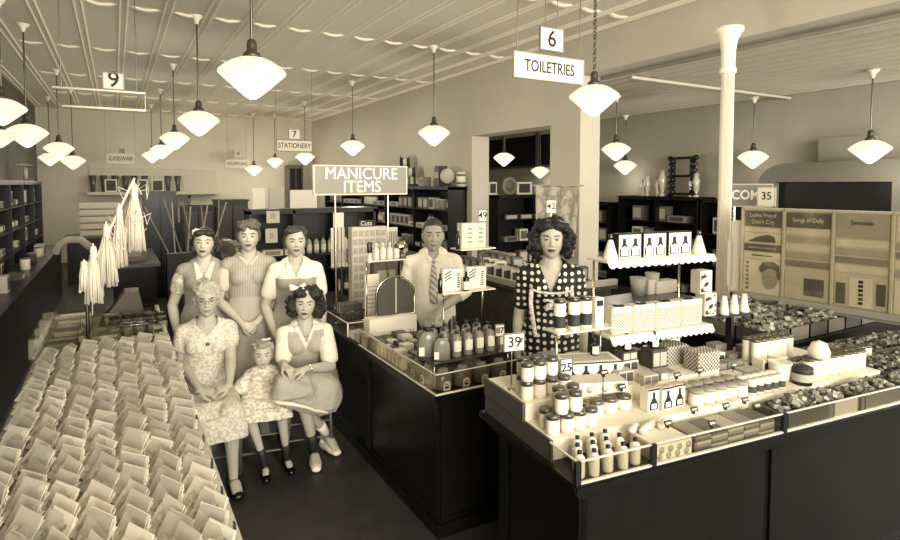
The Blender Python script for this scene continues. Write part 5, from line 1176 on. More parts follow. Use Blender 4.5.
def add_head(mb, c, R, k=1.0, jaw=.30, nose=1.0):
    n, m_ = 72, 52; P = []
    for j in range(m_+1):
        a = -PI/2+PI*j/m_
        for i in range(n):
            t = 2*PI*i/n; x, y, z = math.cos(a)*math.cos(t), math.cos(a)*math.sin(t), math.sin(a)
            px, py, pz = x*.073, y*.093, z*.115
            if z < 0:
                px *= 1-jaw*(-z)**1.6
                if y > 0: py *= 1-.45*(-z)
                else: py *= 1+.10*(-z)*(1 if z > -.8 else .5)
            f = max(0, -y)
            if f > 0:
                for s_ in (-1, 1):
                    d2 = ((px-s_*.030)/.017)**2+((pz-.012)/.013)**2; py += .011*math.exp(-d2)*f
                    d2 = ((px-s_*.036)/.018)**2+((pz+.024)/.017)**2; py -= .005*math.exp(-d2)*f
                py -= .004*math.exp(-((pz-.034)/.01)**2-(px/.045)**4)*f
                py -= .009*math.exp(-((pz+.094)/.014)**2-(px/.02)**2)
                py += .004*math.exp(-((pz+.072)/.006)**2-(px/.02)**2)
            P.append(c+R @ V((px, py, pz))*k)
    Fs = [(j*n+i, j*n+(i+1) % n, (j+1)*n+(i+1) % n, (j+1)*n+i) for j in range(m_) for i in range(n)]
    mb.add(P, Fs, True)
    w = lambda *p: c+R @ V(p)*k
    mb.tube([w(0, -.088, .016), w(0, -.097*nose, -.004), w(0, -.104*nose, -.018)], [.006*k, .0075*k, .0095*k], n=8)
    for s_ in (-1, 1):
        mb.ell(w(s_*.0105, -.095, -.021), (.0065*k, .008*k, .006*k), 8, 6)
        mb.ell(w(s_*.0305, -.0755, .011), (.013*k, .010*k, .0085*k), 10, 8)
        mb.ell(w(s_*.074, .008, -.002), (.008*k, .018*k, .030*k), 8, 8)
    mb.ell(w(0, -.092, -.0475), (.021*k, .009*k, .0045*k), 12, 6, R)
    mb.ell(w(0, -.091, -.0565), (.018*k, .009*k, .0055*k), 12, 6, R)
def paint_head(o, c, R, k, lips, brow=.030):
    """material slots: 0 skin, 1 lips, 2 brows/lashes/iris, 3 eye white"""
    Ri = R.transposed(); me = o.data
    for p in me.polygons:
        q = (Ri @ (V(p.center)-c))/k
        if q.y > -.055 or abs(q.z) > .08 or abs(q.x) > .06: continue
        ax = abs(q.x)
        if (q.x/.0225)**2+((q.z+.0515)/.0078)**2 < 1: p.material_index = 1 if lips else 0
        elif .013 < ax < .050 and abs(q.z-(brow+.004*math.sin((ax-.013)/.037*PI))) < .0033: p.material_index = 2
        else:
            e = ((ax-.0305)/.0140)**2+((q.z-.011)/.0056)**2
            if e < 1:
                if (ax-.0305)**2+(q.z-.011)**2 < .0064**2 or q.z > .0136: p.material_index = 2
                else: p.material_index = 3
def add_hand(mb, wr, d, nrm, side, k=1.0, curl=.35, spread=1.0):
    """wr wrist; d direction wrist->knuckles; nrm palm-facing normal; side +1/-1 where the thumb lies"""
    d = V(d).normalized(); nrm = V(nrm); nrm = (nrm-d*nrm.dot(d)).normalized(); a = d.cross(nrm)*side
    w = lambda u, v, q: V(wr)+(d*u+a*v+nrm*q)*k
    mb.tube([w(-.01, 0, 0), w(.03, 0, 0), w(.075, 0, 0)], [(.024*k, .019*k), (.034*k, .016*k), (.038*k, .013*k)], n=12, up=a)
    for i, (off, ln) in enumerate(((.030, .070), (.010, .080), (-.011, .074), (-.031, .058))):
        ang = 0; p = w(.072-.004*abs(off)/.03, off, 0); pts = [w(.05, off*.9, 0), p]; cu = curl*(1+.12*i)
        for s_ in (.45, .32, .23):
            ang += cu; dd = d*math.cos(ang)+nrm*math.sin(ang)+a*(off*1.3*spread); p = p+dd.normalized()*ln*s_*k; pts.append(p)
        mb.tube(pts, [.009*k, .0088*k, .0082*k, .0076*k, .0066*k], n=8)
    p = w(.018, .026, .004); pts = [p, w(.045, .048, .014), w(.068, .055, .024), w(.088, .052, .032)]
    mb.tube(pts, [.012*k, .0105*k, .009*k, .0075*k], n=8)
def rotz(a): return Matrix.Rotation(a, 3, 'Z')
def person(label, loc, rz, J, hand, lips=True, skin=.70, hv=.2, k=1.0, stout=1.0, male=False):
    t = thing('person', label, 'person', loc, rz); mb = MB(); c, R = J['head'], J['hR']
    hk = J.get('hk', 1.0); st = stout
    pel, nb = J['pel'], J['neck']
    tor = [(-.06, .135, .10), (.0, .165, .115), (.10, .160, .110), (.22, .125, .092), (.36, .142, .105), (.46, .155, .098), (.52, .145, .072), (.565, .075, .055)]
    if male: tor = [(-.06, .13, .10), (0, .155, .11), (.10, .150, .105), (.22, .148, .105), (.36, .168, .118), (.46, .182, .108), (.53, .165, .078), (.575, .08, .06)]
    Lt = (nb-pel).length; pts = []; rr = []
    mid = V3(pel, nb, .5)+J.get('bend', V((0, 0, 0)))
    for s_, a, b in tor:
        f = s_/.565; q = V3(V3(pel, mid, f), V3(mid, nb, f), f); pts.append(q); rr.append((a*st*k, b*st*k))
    mb.tube(pts, rr, n=24, up=(1, 0, 0))
    if not male:
        ch = V3(pel, nb, .70)
        for s_ in (-1, 1): mb.ell(ch+V((s_*.065*k, -.07*k*st, 0)), (.062*k, .055*k, .06*k))
    hd = (R @ V((0, 0, 1)))
    nr = .052*k if not male else .060*k
    mb.tube([nb+V((0, .0, -.03*k)), V3(nb, c, .45)+V((0, .008, 0)), c-hd*.045*k*hk+V((0, .012, 0))], [nr*1.35, nr, nr], n=14)
    add_head(mb, c, R, k*hk, J.get('jaw', .30))
    for s_, n_ in ((-1, 'R'), (1, 'L')):
        S, E_, Wr = J['sh'+n_], J['el'+n_], J['wr'+n_]; f = (1.15 if male else 1.0)*k*min(st, 1.12)
        mb.tube([V3(nb, S, .3)-V((0, 0, .025*k)), V3(nb, S, .75)-V((0, 0, .01*k)), S], [(.055*f, .055*f), (.05*f, .05*f), .05*f], n=12)
        mb.tube([S, V3(S, E_, .35), V3(S, E_, .7), E_], [.050*f, .047*f, .040*f, .036*f], n=12)
        mb.tube([E_, V3(E_, Wr, .25), V3(E_, Wr, .6), Wr], [.036*f, .038*f, .031*f, .023*f], n=12)
        if n_ in hand:
            d, nrm, side, cu = hand[n_]; add_hand(mb, Wr, d, nrm, side, k*(1.08 if male else .95), cu)
        HJ, K_, A_ = J['hi'+n_], J['kn'+n_], J['an'+n_]
        mb.tube([HJ, V3(HJ, K_, .3), V3(HJ, K_, .75), K_], [.088*f, .082*f, .060*f, .052*f], n=14)
        mb.tube([K_, V3(K_, A_, .28)+V((0, .012*k, 0)), V3(K_, A_, .65), A_], [.052*f, .053*f, .038*f, .030*f], n=12)
        T_ = J['to'+n_]; hl = A_+(A_-T_)*.25; hl.z = A_.z-.035*k
        mb.tube([hl+V((0, 0, -.008)), V3(A_, T_, .4), T_], [(.03*k, .028*k), (.036*k, .028*k), (.034*k, .018*k)], n=10)
    M_skin = mat('skin %.2f' % skin, skin, .55, spec=.3); M_lip = mat('lipstick' if lips else 'plain lips', .26 if lips else skin-.14, .45)
    o = remesh(mb, 'body', [M_skin, M_lip, mat('brow and iris', .20, .6), mat('eye white', .62, .3)], .0042*max(k, .8), 1, .5, t)
    paint_head(o, c, R, k*hk, True if lips else True)
    return t
def stand(h, headyaw=0, headtilt=0, headpitch=0):
    k = h/1.63; J = {}
    J['k'] = k; J['pel'] = V((0, 0, .88))*k; J['neck'] = V((0, .01, 1.365))*k
    J['head'] = V((0, -.015, 1.515))*k; J['hR'] = (Euler((headpitch, headtilt, headyaw)).to_matrix())
    for s_, n_ in ((-1, 'R'), (1, 'L')):
        J['sh'+n_] = V((s_*.143, .01, 1.302))*k; J['el'+n_] = V((s_*.190, .03, 1.04))*k; J['wr'+n_] = V((s_*.195, -.04, .81))*k
        J['hi'+n_] = V((s_*.085, 0, .87))*k; J['kn'+n_] = V((s_*.085, -.01, .47))*k; J['an'+n_] = V((s_*.085, .02, .085))*k; J['to'+n_] = V((s_*.10, -.12, .03))*k
    return J
def hair(t, c, R, k, blobs, v, voxel=.005, curls=None, seed=1, sm_=2, name='hair', sat=1.0):
    mb = MB(); w = lambda p: c+R @ V(p)*k; rd = random.Random(seed)
    for (p, r) in blobs: mb.ell(w(p), tuple(q*k for q in r), 20, 14, R)
    if curls:
        for (p, r, n, cr) in curls:     # n curls of radius cr scattered over an ellipsoid
            for _ in range(n):
                a, b = rd.uniform(0, 2*PI), rd.uniform(-1, 1); s_ = math.sqrt(1-b*b)
                q = V((p[0]+r[0]*s_*math.cos(a), p[1]+r[1]*s_*math.sin(a), p[2]+r[2]*b))
                if q.y < -.035 and abs(q.x) < .060 and q.z < .062: continue
                mb.ell(w(q), (cr*k*rd.uniform(.7, 1.3),)*3, 8, 6)
    return remesh(mb, name, mat('hair %.2f' % v, v, .42, bump=.9, scale=120, noise_amt=.05, sat=sat), voxel, sm_, .5, t)
def cloth(t, name, mb, m, voxel=.008, it=5, wr=.0, wsc=6):
    o = remesh(mb, name, m, voxel, it, .5, t)
    if wr:
        n = len(o.data.vertices); co = [0.0]*(3*n); no = [0.0]*(3*n); o.data.vertices.foreach_get('co', co); o.data.vertices.foreach_get('normal', no)
        for i in range(0, 3*n, 3):
            p = V(co[i:i+3]); d = wr*(noise.noise(V((p.x*wsc, p.y*wsc, p.z*wsc*.35)))+.5*noise.noise(p*wsc*2.3))
            for j in range(3): co[i+j] += no[i+j]*d
        o.data.vertices.foreach_set('co', co); o.data.update()
    return o
def top_mesh(mb, J, k, st=1.0, g=.016, male=False, z0=0.0, neckw=.075, slv=.55, puff=.058, puff2=.056, low=0.0):
    pel, nb = J['pel'], J['neck']; mid = V3(pel, nb, .5)+J.get('bend', V((0, 0, 0)))
    tor = [(.0, .168, .118), (.10, .163, .112), (.20, .130, .096), (.30, .135, .106), (.38, .146, .112), (.46, .157, .102), (.51, .150, .080), (.545, .10, .06)]
    if male: tor = [(0, .17, .12), (.10, .168, .12), (.22, .168, .12), (.36, .18, .128), (.46, .19, .115), (.53, .172, .084), (.565, .11, .062)]
    pts = []; rr = []
    for s_, a, b in tor:
        if s_ < z0: continue
        f = s_/.565; q = V3(V3(pel, mid, f), V3(mid, nb, f), f); pts.append(q); rr.append((a*st*k+g, b*st*k+g))
    mb.tube(pts, rr, n=28, up=(1, 0, 0))
    if not male:
        ch = V3(pel, nb, .70)
        for s_ in (-1, 1): mb.ell(ch+V((s_*.062*k, -.07*k*st, 0)), (.066*k+g*.6, .055*k+g, .062*k+g*.6))
    for n_ in ('R', 'L'):
        S, E_, Wr = J['sh'+n_], J['el'+n_], J['wr'+n_]
        mb.tube([V3(nb, S, .35)-V((0, 0, .022*k)), S-V((0, 0, .002))], [.050*(1.15 if male else 1)*k+g, .054*(1.15 if male else 1)*k+g*.8], n=14)
        if slv > 0:
            q = V3(S, E_, min(slv, 1)); mb.tube([S, V3(S, q, .5), q], [.056*k+g*.5, puff*k+g*.4, puff2*k+g*.3], n=16)
        if slv > 1: mb.tube([E_, V3(E_, Wr, slv-1)], [.05*k+g*.5, .045*k+g*.5], n=14)
def skirt_mesh(mb, c, z1, z0, r1, r0, pleats=14, amp=.012, yr=.78, n=112, seg=14):
    P = []
    for j in range(seg+1):
        f = j/seg; z = z1+(z0-z1)*f; r = r1+(r0-r1)*f**.8
        for i in range(n):
            a = 2*PI*i/n; q = r+amp*f*math.sin(a*pleats)+amp*.5*f*math.sin(a*3+1); P.append((c[0]+q*math.cos(a), c[1]+q*yr*math.sin(a), z))
    Fs = [(j*n+i, j*n+(i+1) % n, (j+1)*n+(i+1) % n, (j+1)*n+i) for j in range(seg) for i in range(n)]
    Fs.append(list(range(n))); Fs.append([seg*n+i for i in range(n)]); mb.add(P, Fs, True)
def bvh_of(o): return BVHTree.FromPolygons([v.co.copy() for v in o.data.vertices], [tuple(p.vertices) for p in o.data.polygons])
def collar(t, J, k, m, o, depth=.09, hw=.055, wide=.035, tip=.02, flat=False):
    """open the neckline of garment o in a V and lay a two-winged collar along it"""
    nb = J['neck']; bv = bvh_of(o)
    bm = bmesh.new(); bm.from_mesh(o.data)
    def inside(q):
        dz = q.z-(nb.z-depth)
        return q.y < nb.y+.02 and dz > 0 and abs(q.x-nb.x) < hw*min(1, dz/depth)
    bmesh.ops.delete(bm, geom=[f for f in bm.faces if inside(f.calc_center_median())], context='FACES'); bm.to_mesh(o.data); bm.free()
    if m is None: return
    for s_ in (-1, 1):
        n = 9; P = []
        for i in range(n):
            f = i/(n-1); z = nb.z+.012-(depth+.008)*f; x0 = nb.x+s_*hw*(1-f)*1.0; x0 = x0 if f < .98 else nb.x+s_*.003
            wd = wide*(.75+.6*f) if not flat else wide
            for j in range(4):
                g = j/3; x = x0+s_*wd*g; zz = z-(tip*g*(.3+f) if not flat else .004*g)
                h = bv.ray_cast(V((x, -1, zz)), V((0, 1, 0)))
                y = h[0].y-.007 if h[0] is not None and h[0].y < nb.y+.05 else nb.y-.03
                P.append(V((x, min(y, nb.y+.02), zz)))
        mb = MB(); mb.add(P, [(i*4+j, i*4+j+1, (i+1)*4+j+1, (i+1)*4+j) for i in range(n-1) for j in range(3)], True)
        c_ = mb.build('collar', m, t); md = c_.modifiers.new('thick', 'SOLIDIFY'); md.thickness = .004
def shoe(t, A_, T_, m, k=1.0, name='shoe', heel=.0):
    mb = MB(); d = (T_-A_); d.z = 0; d.normalize(); B_ = V((A_.x, A_.y, 0)); TT = V((T_.x, T_.y, 0))
    mb.tube([B_-d*.055*k+V((0, 0, .034*k)), B_+d*.01*k+V((0, 0, .038*k)), V3(B_, TT, .6)+V((0, 0, .034*k)), TT+d*.012*k+V((0, 0, .026*k))], [(.034*k, .034*k), (.039*k, .038*k), (.043*k, .033*k), (.034*k, .022*k)], n=14, up=d.cross(V((0, 0, 1))))
    mb.tube([B_-d*.045*k+V((0, 0, .022*k)), B_-d*.04*k+V((0, 0, .07*k))], [.030*k, .034*k], n=12)
    return remesh(mb, name, m, .005, 2, .5, t)
def sock(t, A_, K_, m, f=.28, r=.036, name='sock'):
    mb = MB(); mb.tube([A_-V((0, 0, .02)), V3(A_, K_, f*.6), V3(A_, K_, f)], [r, r*.98, r*1.12], n=14, cap=False); return mb.build(name, m, t)
M_shirt = mat('white cotton', .88, .8, bump=.15, scale=25); M_uni = mat('grey cotton', .60, .85, bump=.2, scale=30)
M_apron = mat('light grey cotton', .66, .85, bump=.2, scale=30)
# ---- 1 standing, far left: flower in her hair
def face_cam(p): return math.atan2(-p.x, p.y)*1.0
def look(J, R): J['hR'] = R
q = dp(204, 243, 4.5); loc = V((q.x, q.y, 0)); h = (q.z)/1.515*1.63; J = stand(h, 0, math.radians(3), 0); k = J['k']; rz = -math.radians(12)
J['elR'] = V((-.235, .02, 1.04))*k
t = person('person standing at far left with a white flower in dark hair, pale puffed sleeves', loc, rz, J, dict(R=((0, 0, -1), (1, 0, 0), 1, .3), L=((0, 0, -1), (-1, 0, 0), -1, .3)), skin=.74, k=k)
c, R = J['head'], J['hR']
hair(t, c, R, k, [((0, .02, .032), (.082, .088, .094)), ((-.062, .03, -.02), (.035, .05, .07)), ((.062, .03, -.02), (.035, .05, .07)), ((-.025, -.045, .078), (.05, .04, .03)), ((.03, -.045, .082), (.045, .04, .03)), ((0, .06, -.04), (.06, .04, .06))], .17, curls=[((-.066, .03, -.03), (.03, .045, .06), 26, .014), ((.066, .03, -.03), (.03, .045, .06), 26, .014)])
mb = MB()
for i in range(7):
    a = 2*PI*i/7; mb.ell(c+R @ V((-.052+.02*math.cos(a), -.045, .085+.02*math.sin(a)))*k, (.013, .010, .012), 8, 6)
mb.ell(c+R @ V((-.052, -.055, .085))*k, (.012, .012, .012), 8, 6); mb.build('hair_flower', M_white, t)
mb = MB(); top_mesh(mb, J, k, g=.014, slv=0); skirt_mesh(mb, (0, 0), .90*k, .48, .17, .26, 9); bod = cloth(t, 'dress', mb, M_uni, wr=.004)
for n_ in 'RL': mb = MB(); S, E_ = J['sh'+n_], J['el'+n_]; mb.tube([S+V((0, 0, .0)), V3(S, E_, .25), V3(S, E_, .5)], [.058, .070, .062], n=16); cloth(t, 'puffed_sleeve', mb, pattern('lace sleeve', .68, .86, 'noise', 28), wr=.004, wsc=14)
collar(t, J, k, M_shirt, bod, .10, .055, .034)
# ---- 2 standing, middle: striped bodice, clasped hands
q = dp(248.5, 237, 4.55); loc = V((q.x, q.y, 0)); h = (q.z)/1.515*1.63; J = stand(h); k = J['k']; rz = -math.radians(12)
for s_, n_ in ((-1, 'R'), (1, 'L')): J['el'+n_] = V((s_*.225, -.01, 1.05))*k; J['wr'+n_] = V((s_*.045, -.215, .90))*k
t = person('person standing in the middle in a striped bodice, hands clasped in front', loc, rz, J, dict(R=((.8, -.1, -.45), (0, 1, -.2), -1, .45), L=((-.8, -.1, -.45), (0, 1, -.2), 1, .45)), skin=.73, k=k)
c, R = J['head'], J['hR']
hair(t, c, R, k, [((0, .025, .034), (.080, .088, .092)), ((0, -.025, .098), (.062, .055, .038)), ((-.04, -.045, .085), (.04, .035, .032)), ((.04, -.045, .085), (.04, .035, .032)), ((-.07, .02, .01), (.022, .045, .05)), ((.07, .02, .01), (.022, .045, .05))], .34, curls=[((0, -.02, .085), (.07, .06, .05), 22, .02)])
mb = MB(); top_mesh(mb, J, k, g=.015, slv=0, z0=.15); bod = cloth(t, 'striped_bodice', mb, pattern('striped cotton', .56, .70, 'wave', 26, thr=.45), wr=.003)
mb = MB(); skirt_mesh(mb, (0, 0), 1.06*k, .46, .15, .30, 16, .016); mb.tube([V((0, 0, 1.08*k)), V((0, 0, 1.02*k))], [(.148, .115)]*2, n=24, up=(1, 0, 0)); cloth(t, 'skirt', mb, M_apron, wr=.003)
for n_ in 'RL': mb = MB(); S, E_ = J['sh'+n_], J['el'+n_]; mb.tube([S+V((0, 0, .0)), V3(S, E_, .3), V3(S, E_, .58)], [.060, .066, .060], n=16); cloth(t, 'sleeve', mb, mat('off white cotton', .80, .8), wr=.003)
collar(t, J, k, mat('off white cotton', .80, .8), bod, .055, .062, .018, flat=True)
# ---- 3 standing, right: white blouse, grey pinafore, badge
q = dp(295.5, 242, 4.45); loc = V((q.x, q.y, 0)); h = (q.z)/1.515*1.63; J = stand(h, math.radians(6), 0); k = J['k']; rz = -math.radians(16)
J['elR'] = V((-.225, .0, 1.04))*k; J['wrR'] = V((-.15, -.12, .84))*k; J['wrL'] = V((.19, -.06, .83))*k
t = person('person standing in a white blouse and grey pinafore with a badge', loc, rz, J, dict(R=((.2, -.2, -1), (1, 0, 0), 1, .3), L=((0, -.1, -1), (-1, 0, 0), -1, .3)), skin=.70, k=k)
c, R = J['head'], J['hR']
hair(t, c, R, k, [((0, .025, .034), (.080, .086, .090)), ((-.02, -.03, .088), (.06, .05, .028)), ((-.068, .03, -.0), (.024, .045, .05)), ((.068, .03, -.0), (.024, .045, .05))], .24, curls=[((0, .0, .075), (.075, .07, .045), 20, .016)])
mb = MB(); top_mesh(mb, J, k, g=.013, slv=.62, puff=.060, puff2=.058); bod = cloth(t, 'blouse', mb, M_shirt, wr=.003)
mb = MB(); top_mesh(mb, J, k*.97, g=.024, slv=0)
skirt_mesh(mb, (0, 0), .95*k, .47, .17, .27, 12)
o = cloth(t, 'pinafore', mb, M_uni, wr=.002)
# cut the bodice square: keep it below the yoke
bm = bmesh.new(); bm.from_mesh(o.data); bmesh.ops.bisect_plane(bm, geom=bm.verts[:]+bm.edges[:]+bm.faces[:], plane_co=(0, 0, 1.255*k), plane_no=(0, 0, 1), clear_outer=True)
for s_ in (-1, 1): bmesh.ops.bisect_plane(bm, geom=bm.verts[:]+bm.edges[:]+bm.faces[:], plane_co=(s_*.135, 0, 1.25*k), plane_no=(s_*1, 0, .10), clear_outer=True) if False else None
bm.to_mesh(o.data); bm.free()
collar(t, J, k, M_shirt, bod, .10, .055, .038)
mb = MB(); mb.box((0, -.165*k, 1.20*k), (.075, .008, .026), bev=.003); mb.build('name_badge', M_dark, t)
# ---- man behind the manicure counter
q = dp(433, 236, 4.75); loc = V((q.x, q.y, 0)); h = 1.76; J = stand(q.z/1.515*1.63); k = J['k']; rz = -math.radians(26); J['hk'] = 1.12; J['jaw'] = .22
for s_, n_ in ((-1, 'R'), (1, 'L')): J['sh'+n_] = V((s_*.168, .01, 1.30))*k
J['elR'] = V((-.23, .0, 1.05))*k; J['wrR'] = V((-.20, -.14, .92))*k
J['elL'] = V((.25, -.10, 1.09))*k; J['wrL'] = V((.05, -.33, 1.00))*k
t = person('person in a white shirt and light tie standing behind the manicure counter', loc, rz, J, dict(R=((.2, -.9, -.4), (0, 0, -1), -1, .25), L=((-.7, -.7, -.3), (0, 0, -1), 1, .25)), lips=False, skin=.62, k=k, male=True)
c, R = J['head'], J['hR']
hair(t, c, R, k*1.12, [((0, .026, .040), (.079, .086, .090)), ((0, -.006, .084), (.060, .062, .032)), ((-.068, .03, .01), (.014, .04, .035)), ((.068, .03, .01), (.014, .04, .035))], .20)
mb = MB(); top_mesh(mb, J, k, g=.014, male=True, slv=1.25, puff=.058, puff2=.055); bod = cloth(t, 'shirt', mb, M_shirt, wr=.006, wsc=9)
mb = MB(); mb.tube([V((0, 0, 1.04))*k, V((0, 0, .84))*k], [(.17, .125)]*2, n=20, up=(1, 0, 0))
for n_ in 'RL': mb.tube([J['hi'+n_], J['kn'+n_], J['an'+n_]+V((0, 0, .02))], [.105, .085, .08], n=16)
cloth(t, 'trousers', mb, M_dark)
collar(t, J, k, M_shirt, bod, .035, .045, .03)
mb = MB(); nb = J['neck']; mb.box(tuple(nb+V((0, -.105, -.05))), (.045, .03, .045), bev=.01)
P_ = [(0, -.118, 1.30), (0, -.142, 1.20), (0, -.146, 1.10), (0, -.140, 1.0)]; mb.tube([V(p)*k for p in P_], [(.016, .006), (.028, .006), (.036, .006), (.03, .005)], n=10, up=(1, 0, 0))
mb.build('necktie', pattern('striped tie', .52, .74, 'diag', 12), t)
for n_ in 'RL': shoe(t, J['an'+n_], J['to'+n_], M_black, 1.1)
# ---- woman in polka dots behind the toiletries counter
q = dp(551, 240, 3.75); loc = V((q.x, q.y, 0)); J = stand(q.z/1.515*1.63, 0, 0, 0); k = J['k']; rz = -math.radians(38)
t = person('person with full dark curls in a dark dress with white polka dots', loc, rz, J, dict(R=((0, -.1, -1), (1, 0, 0), 1, .3), L=((0, -.1, -1), (-1, 0, 0), -1, .3)), skin=.73, k=k)
c, R = J['head'], J['hR']
hair(t, c, R, k, [((0, .03, .045), (.095, .09, .095)), ((-.085, .03, -.015), (.045, .065, .085)), ((.085, .03, -.015), (.045, .065, .085)), ((0, .07, -.03), (.09, .06, .09)), ((-.03, -.04, .09), (.045, .045, .035)), ((.04, -.04, .09), (.045, .045, .035))], .08, curls=[((-.092, .02, -.02), (.045, .06, .085), 60, .018), ((.092, .02, -.02), (.045, .06, .085), 60, .018), ((0, .01, .085), (.09, .075, .05), 50, .022)], seed=5, sm_=1)
M_polka = mat('polka dot cloth', .09, .7)
nt = M_polka.node_tree; tc = nt.nodes.new('ShaderNodeTexCoord'); vo = nt.nodes.new('ShaderNodeTexVoronoi'); vo.voronoi_dimensions = '2D'; vo.inputs['Scale'].default_value = 23; vo.inputs['Randomness'].default_value = .25
mp = nt.nodes.new('ShaderNodeMapping'); mp.inputs['Rotation'].default_value = (PI/2, 0, 0)
nt.links.new(tc.outputs['Object'], mp.inputs['Vector']); nt.links.new(mp.outputs['Vector'], vo.inputs['Vector'])
rp = nt.nodes.new('ShaderNodeValToRGB'); rp.color_ramp.elements[0].position = .25; rp.color_ramp.elements[1].position = .29; rp.color_ramp.elements[0].color = sep(.9); rp.color_ramp.elements[1].color = sep(.09)
nt.links.new(vo.outputs['Distance'], rp.inputs['Fac']); nt.links.new(rp.outputs['Color'], nt.nodes['Principled BSDF'].inputs['Base Color'])
mb = MB(); top_mesh(mb, J, k, g=.014, slv=.66, puff=.052, puff2=.050); skirt_mesh(mb, (0, 0), 1.0*k, .45, .15, .28, 10); o = cloth(t, 'polka_dot_dress', mb, M_polka, wr=.004)
# V neckline: skin-coloured opening is cut from the front of the dress
nb = J['neck']; bm = bmesh.new(); bm.from_mesh(o.data)
dl = [f for f in bm.faces if f.calc_center_median().y < -.02 and nb.z-.17 < f.calc_center_median().z and abs(f.calc_center_median().x) < .072*(f.calc_center_median().z-(nb.z-.17))/.17]
bmesh.ops.delete(bm, geom=dl, context='FACES'); bm.to_mesh(o.data); bm.free()
mb = MB()
for s_ in (-1, 1): mb.tube([V((s_*.115, -.135, 1.235))*k, V((s_*.120, -.150, 1.16))*k, V((s_*.105, -.150, 1.06))*k, V((s_*.09, -.135, .96))*k], [(.013, .006)]*4, n=8)
mb.tube([V((-.115, -.135, 1.235))*k, V((-.06, -.165, 1.225))*k, V((.0, -.155, 1.22))*k, V((.06, -.165, 1.225))*k, V((.115, -.135, 1.235))*k], [(.012, .006)]*5, n=8)
mb.build('lace_trim', pattern('white lace', .75, .95, 'noise', 60), t)
mb = MB(); cb = V((.015, -.178, 1.17))*k
for a in (.5, 2.64, 3.9, 5.5): mb.tube([cb, cb+V((.045*math.cos(a), -.006, .030*math.sin(a))), cb+V((.07*math.cos(a), .0, .05*math.sin(a)-.012))], [(.008, .006), (.020, .008), (.012, .006)], n=8)
mb.ell(cb, (.014, .012, .014), 8, 6); mb.build('lace_bow', pattern('white lace', .75, .95, 'noise', 60), t)
# ------------------------------------------------------------------ seated figures
def seated(c, hips, neck, kn, an, to, k=1.0, hR=None):
    J = dict(pel=V(hips), neck=V(neck), head=V(c), hR=hR or Matrix.Identity(3)); d = V(neck)
    for s_, n_ in ((-1, 'R'), (1, 'L')):
        J['sh'+n_] = d+V((s_*.143, .0, -.06))*k; J['hi'+n_] = V(hips)+V((s_*.085, -.02, -.01))*k
        J['kn'+n_] = V(kn[n_]); J['an'+n_] = V(an[n_]); J['to'+n_] = V(to[n_])
    return J
def lap(mb, J, k, r=.10, hang=.14, w=.10, rk=.085):
    for n_ in 'RL':
        mb.tube([J['hi'+n_]+V((0, .03, 0)), V3(J['hi'+n_], J['kn'+n_], .5), J['kn'+n_]], [r*1.12, r, rk], n=16)
    a = V3(J['hiR'], J['hiL'], .5); b = V3(J['knR'], J['knL'], .5); mb.tube([a, V3(a, b, .5), b-V((0, 0, .01))], [(r*1.3, r*.85), (r*1.1, r*.75), (r, rk*.75)], n=16, up=(1, 0, 0))
    for f_ in (.35, .6, .85): mb.tube([V3(J['hiR'], J['knR'], f_), V3(J['hiL'], J['knL'], f_)], r*.86, n=14)
    dd = (b-a); dd.z = 0; dd.normalize()
    wd = (J['knR']-J['knL']).length/2+rk
    mb.tube([b+V((0, 0, -.0))+dd*.02, b+dd*.045-V((0, 0, hang*.5)), b+dd*.05-V((0, 0, hang))], [(wd, rk*.8), (wd*1.04, rk*.7), (wd*1.06, rk*.66)], n=24, up=(1, 0, 0), cap=False)
def wpt(px, py, d): return dp(px, py, d)
def chair(label, loc, rz, zs=.45, w=.40, back=True):
    t = thing('wooden_chair', label, 'chair', loc, rz, None)
    q = MB(); q.box((0, 0, zs-.015), (w, .38, .03), bev=.008); q.build('seat', M_woodm, t)
    for x in (-1, 1):
        q = MB(); q.tube([(x*(w/2-.03), -.16, zs-.03), (x*(w/2-.015), -.18, .0)], [.016, .012], n=8, cap=False); q.build('leg', M_woodm, t)
        q = MB(); q.tube([(x*(w/2-.03), .20 if back else .17, .88 if back else zs-.02), (x*(w/2-.03), .17, zs-.03), (x*(w/2-.02), .20, .0)], [.014, .016, .012], n=8, cap=False); q.build('leg', M_woodm, t)
    q = MB()
    for z in (.13, .25): q.tube([(-w/2+.025, -.17, z), (w/2-.025, -.17, z)], .010, n=6)
    for x in (-1, 1): q.tube([(x*(w/2-.02), -.17, .19), (x*(w/2-.022), .19, .19)], .009, n=6)
    q.build('stretcher', M_woodm, t)
    if back: q = MB(); q.tube([(-w/2+.02, .195, .84), (0, .21, .85), (w/2-.02, .195, .84)], [(.03, .01)]*3, n=8, up=(0, 0, 1)); q.build('back_rail', M_woodm, t)
    return t
# ---- old lady seated left. World points, then taken to her own frame
def tofr(loc, rz):
    Mi = (Matrix.Translation(loc) @ Matrix.Rotation(rz, 4, 'Z')).inverted(); return lambda p: Mi @ V(p)
loc = V((.50, 4.27, 0)); rz = -math.radians(6); w = tofr(loc, rz)
hc = w(dp(206.5, 301, 3.98)); nk = hc+V((0, .025, -.155))
J = seated(hc, (0, .02, .555), nk, dict(R=w((.40, 3.83, .52)), L=w((.60, 3.80, .53))), dict(R=w((.60, 3.93, .10)), L=w(zp(229, 468, .10))), dict(R=w((.60, 3.80, .03)), L=w(zp(231, 487, .03))), .98)
J['anR'] = w((.50, 3.98, .095)); J['toR'] = w((.50, 3.86, .03)); J['toL'] = w((.625, 3.74, .03)); J['anL'] = w((.62, 3.87, .095))
J['elR'] = w(dp(181, 362, 3.95)); J['elL'] = w(dp(231, 360, 3.95)); hw_ = w(dp(215, 393, 3.68)); J['wrR'] = hw_+V((-.09, .04, .015)); J['wrL'] = hw_+V((.085, .04, .02))
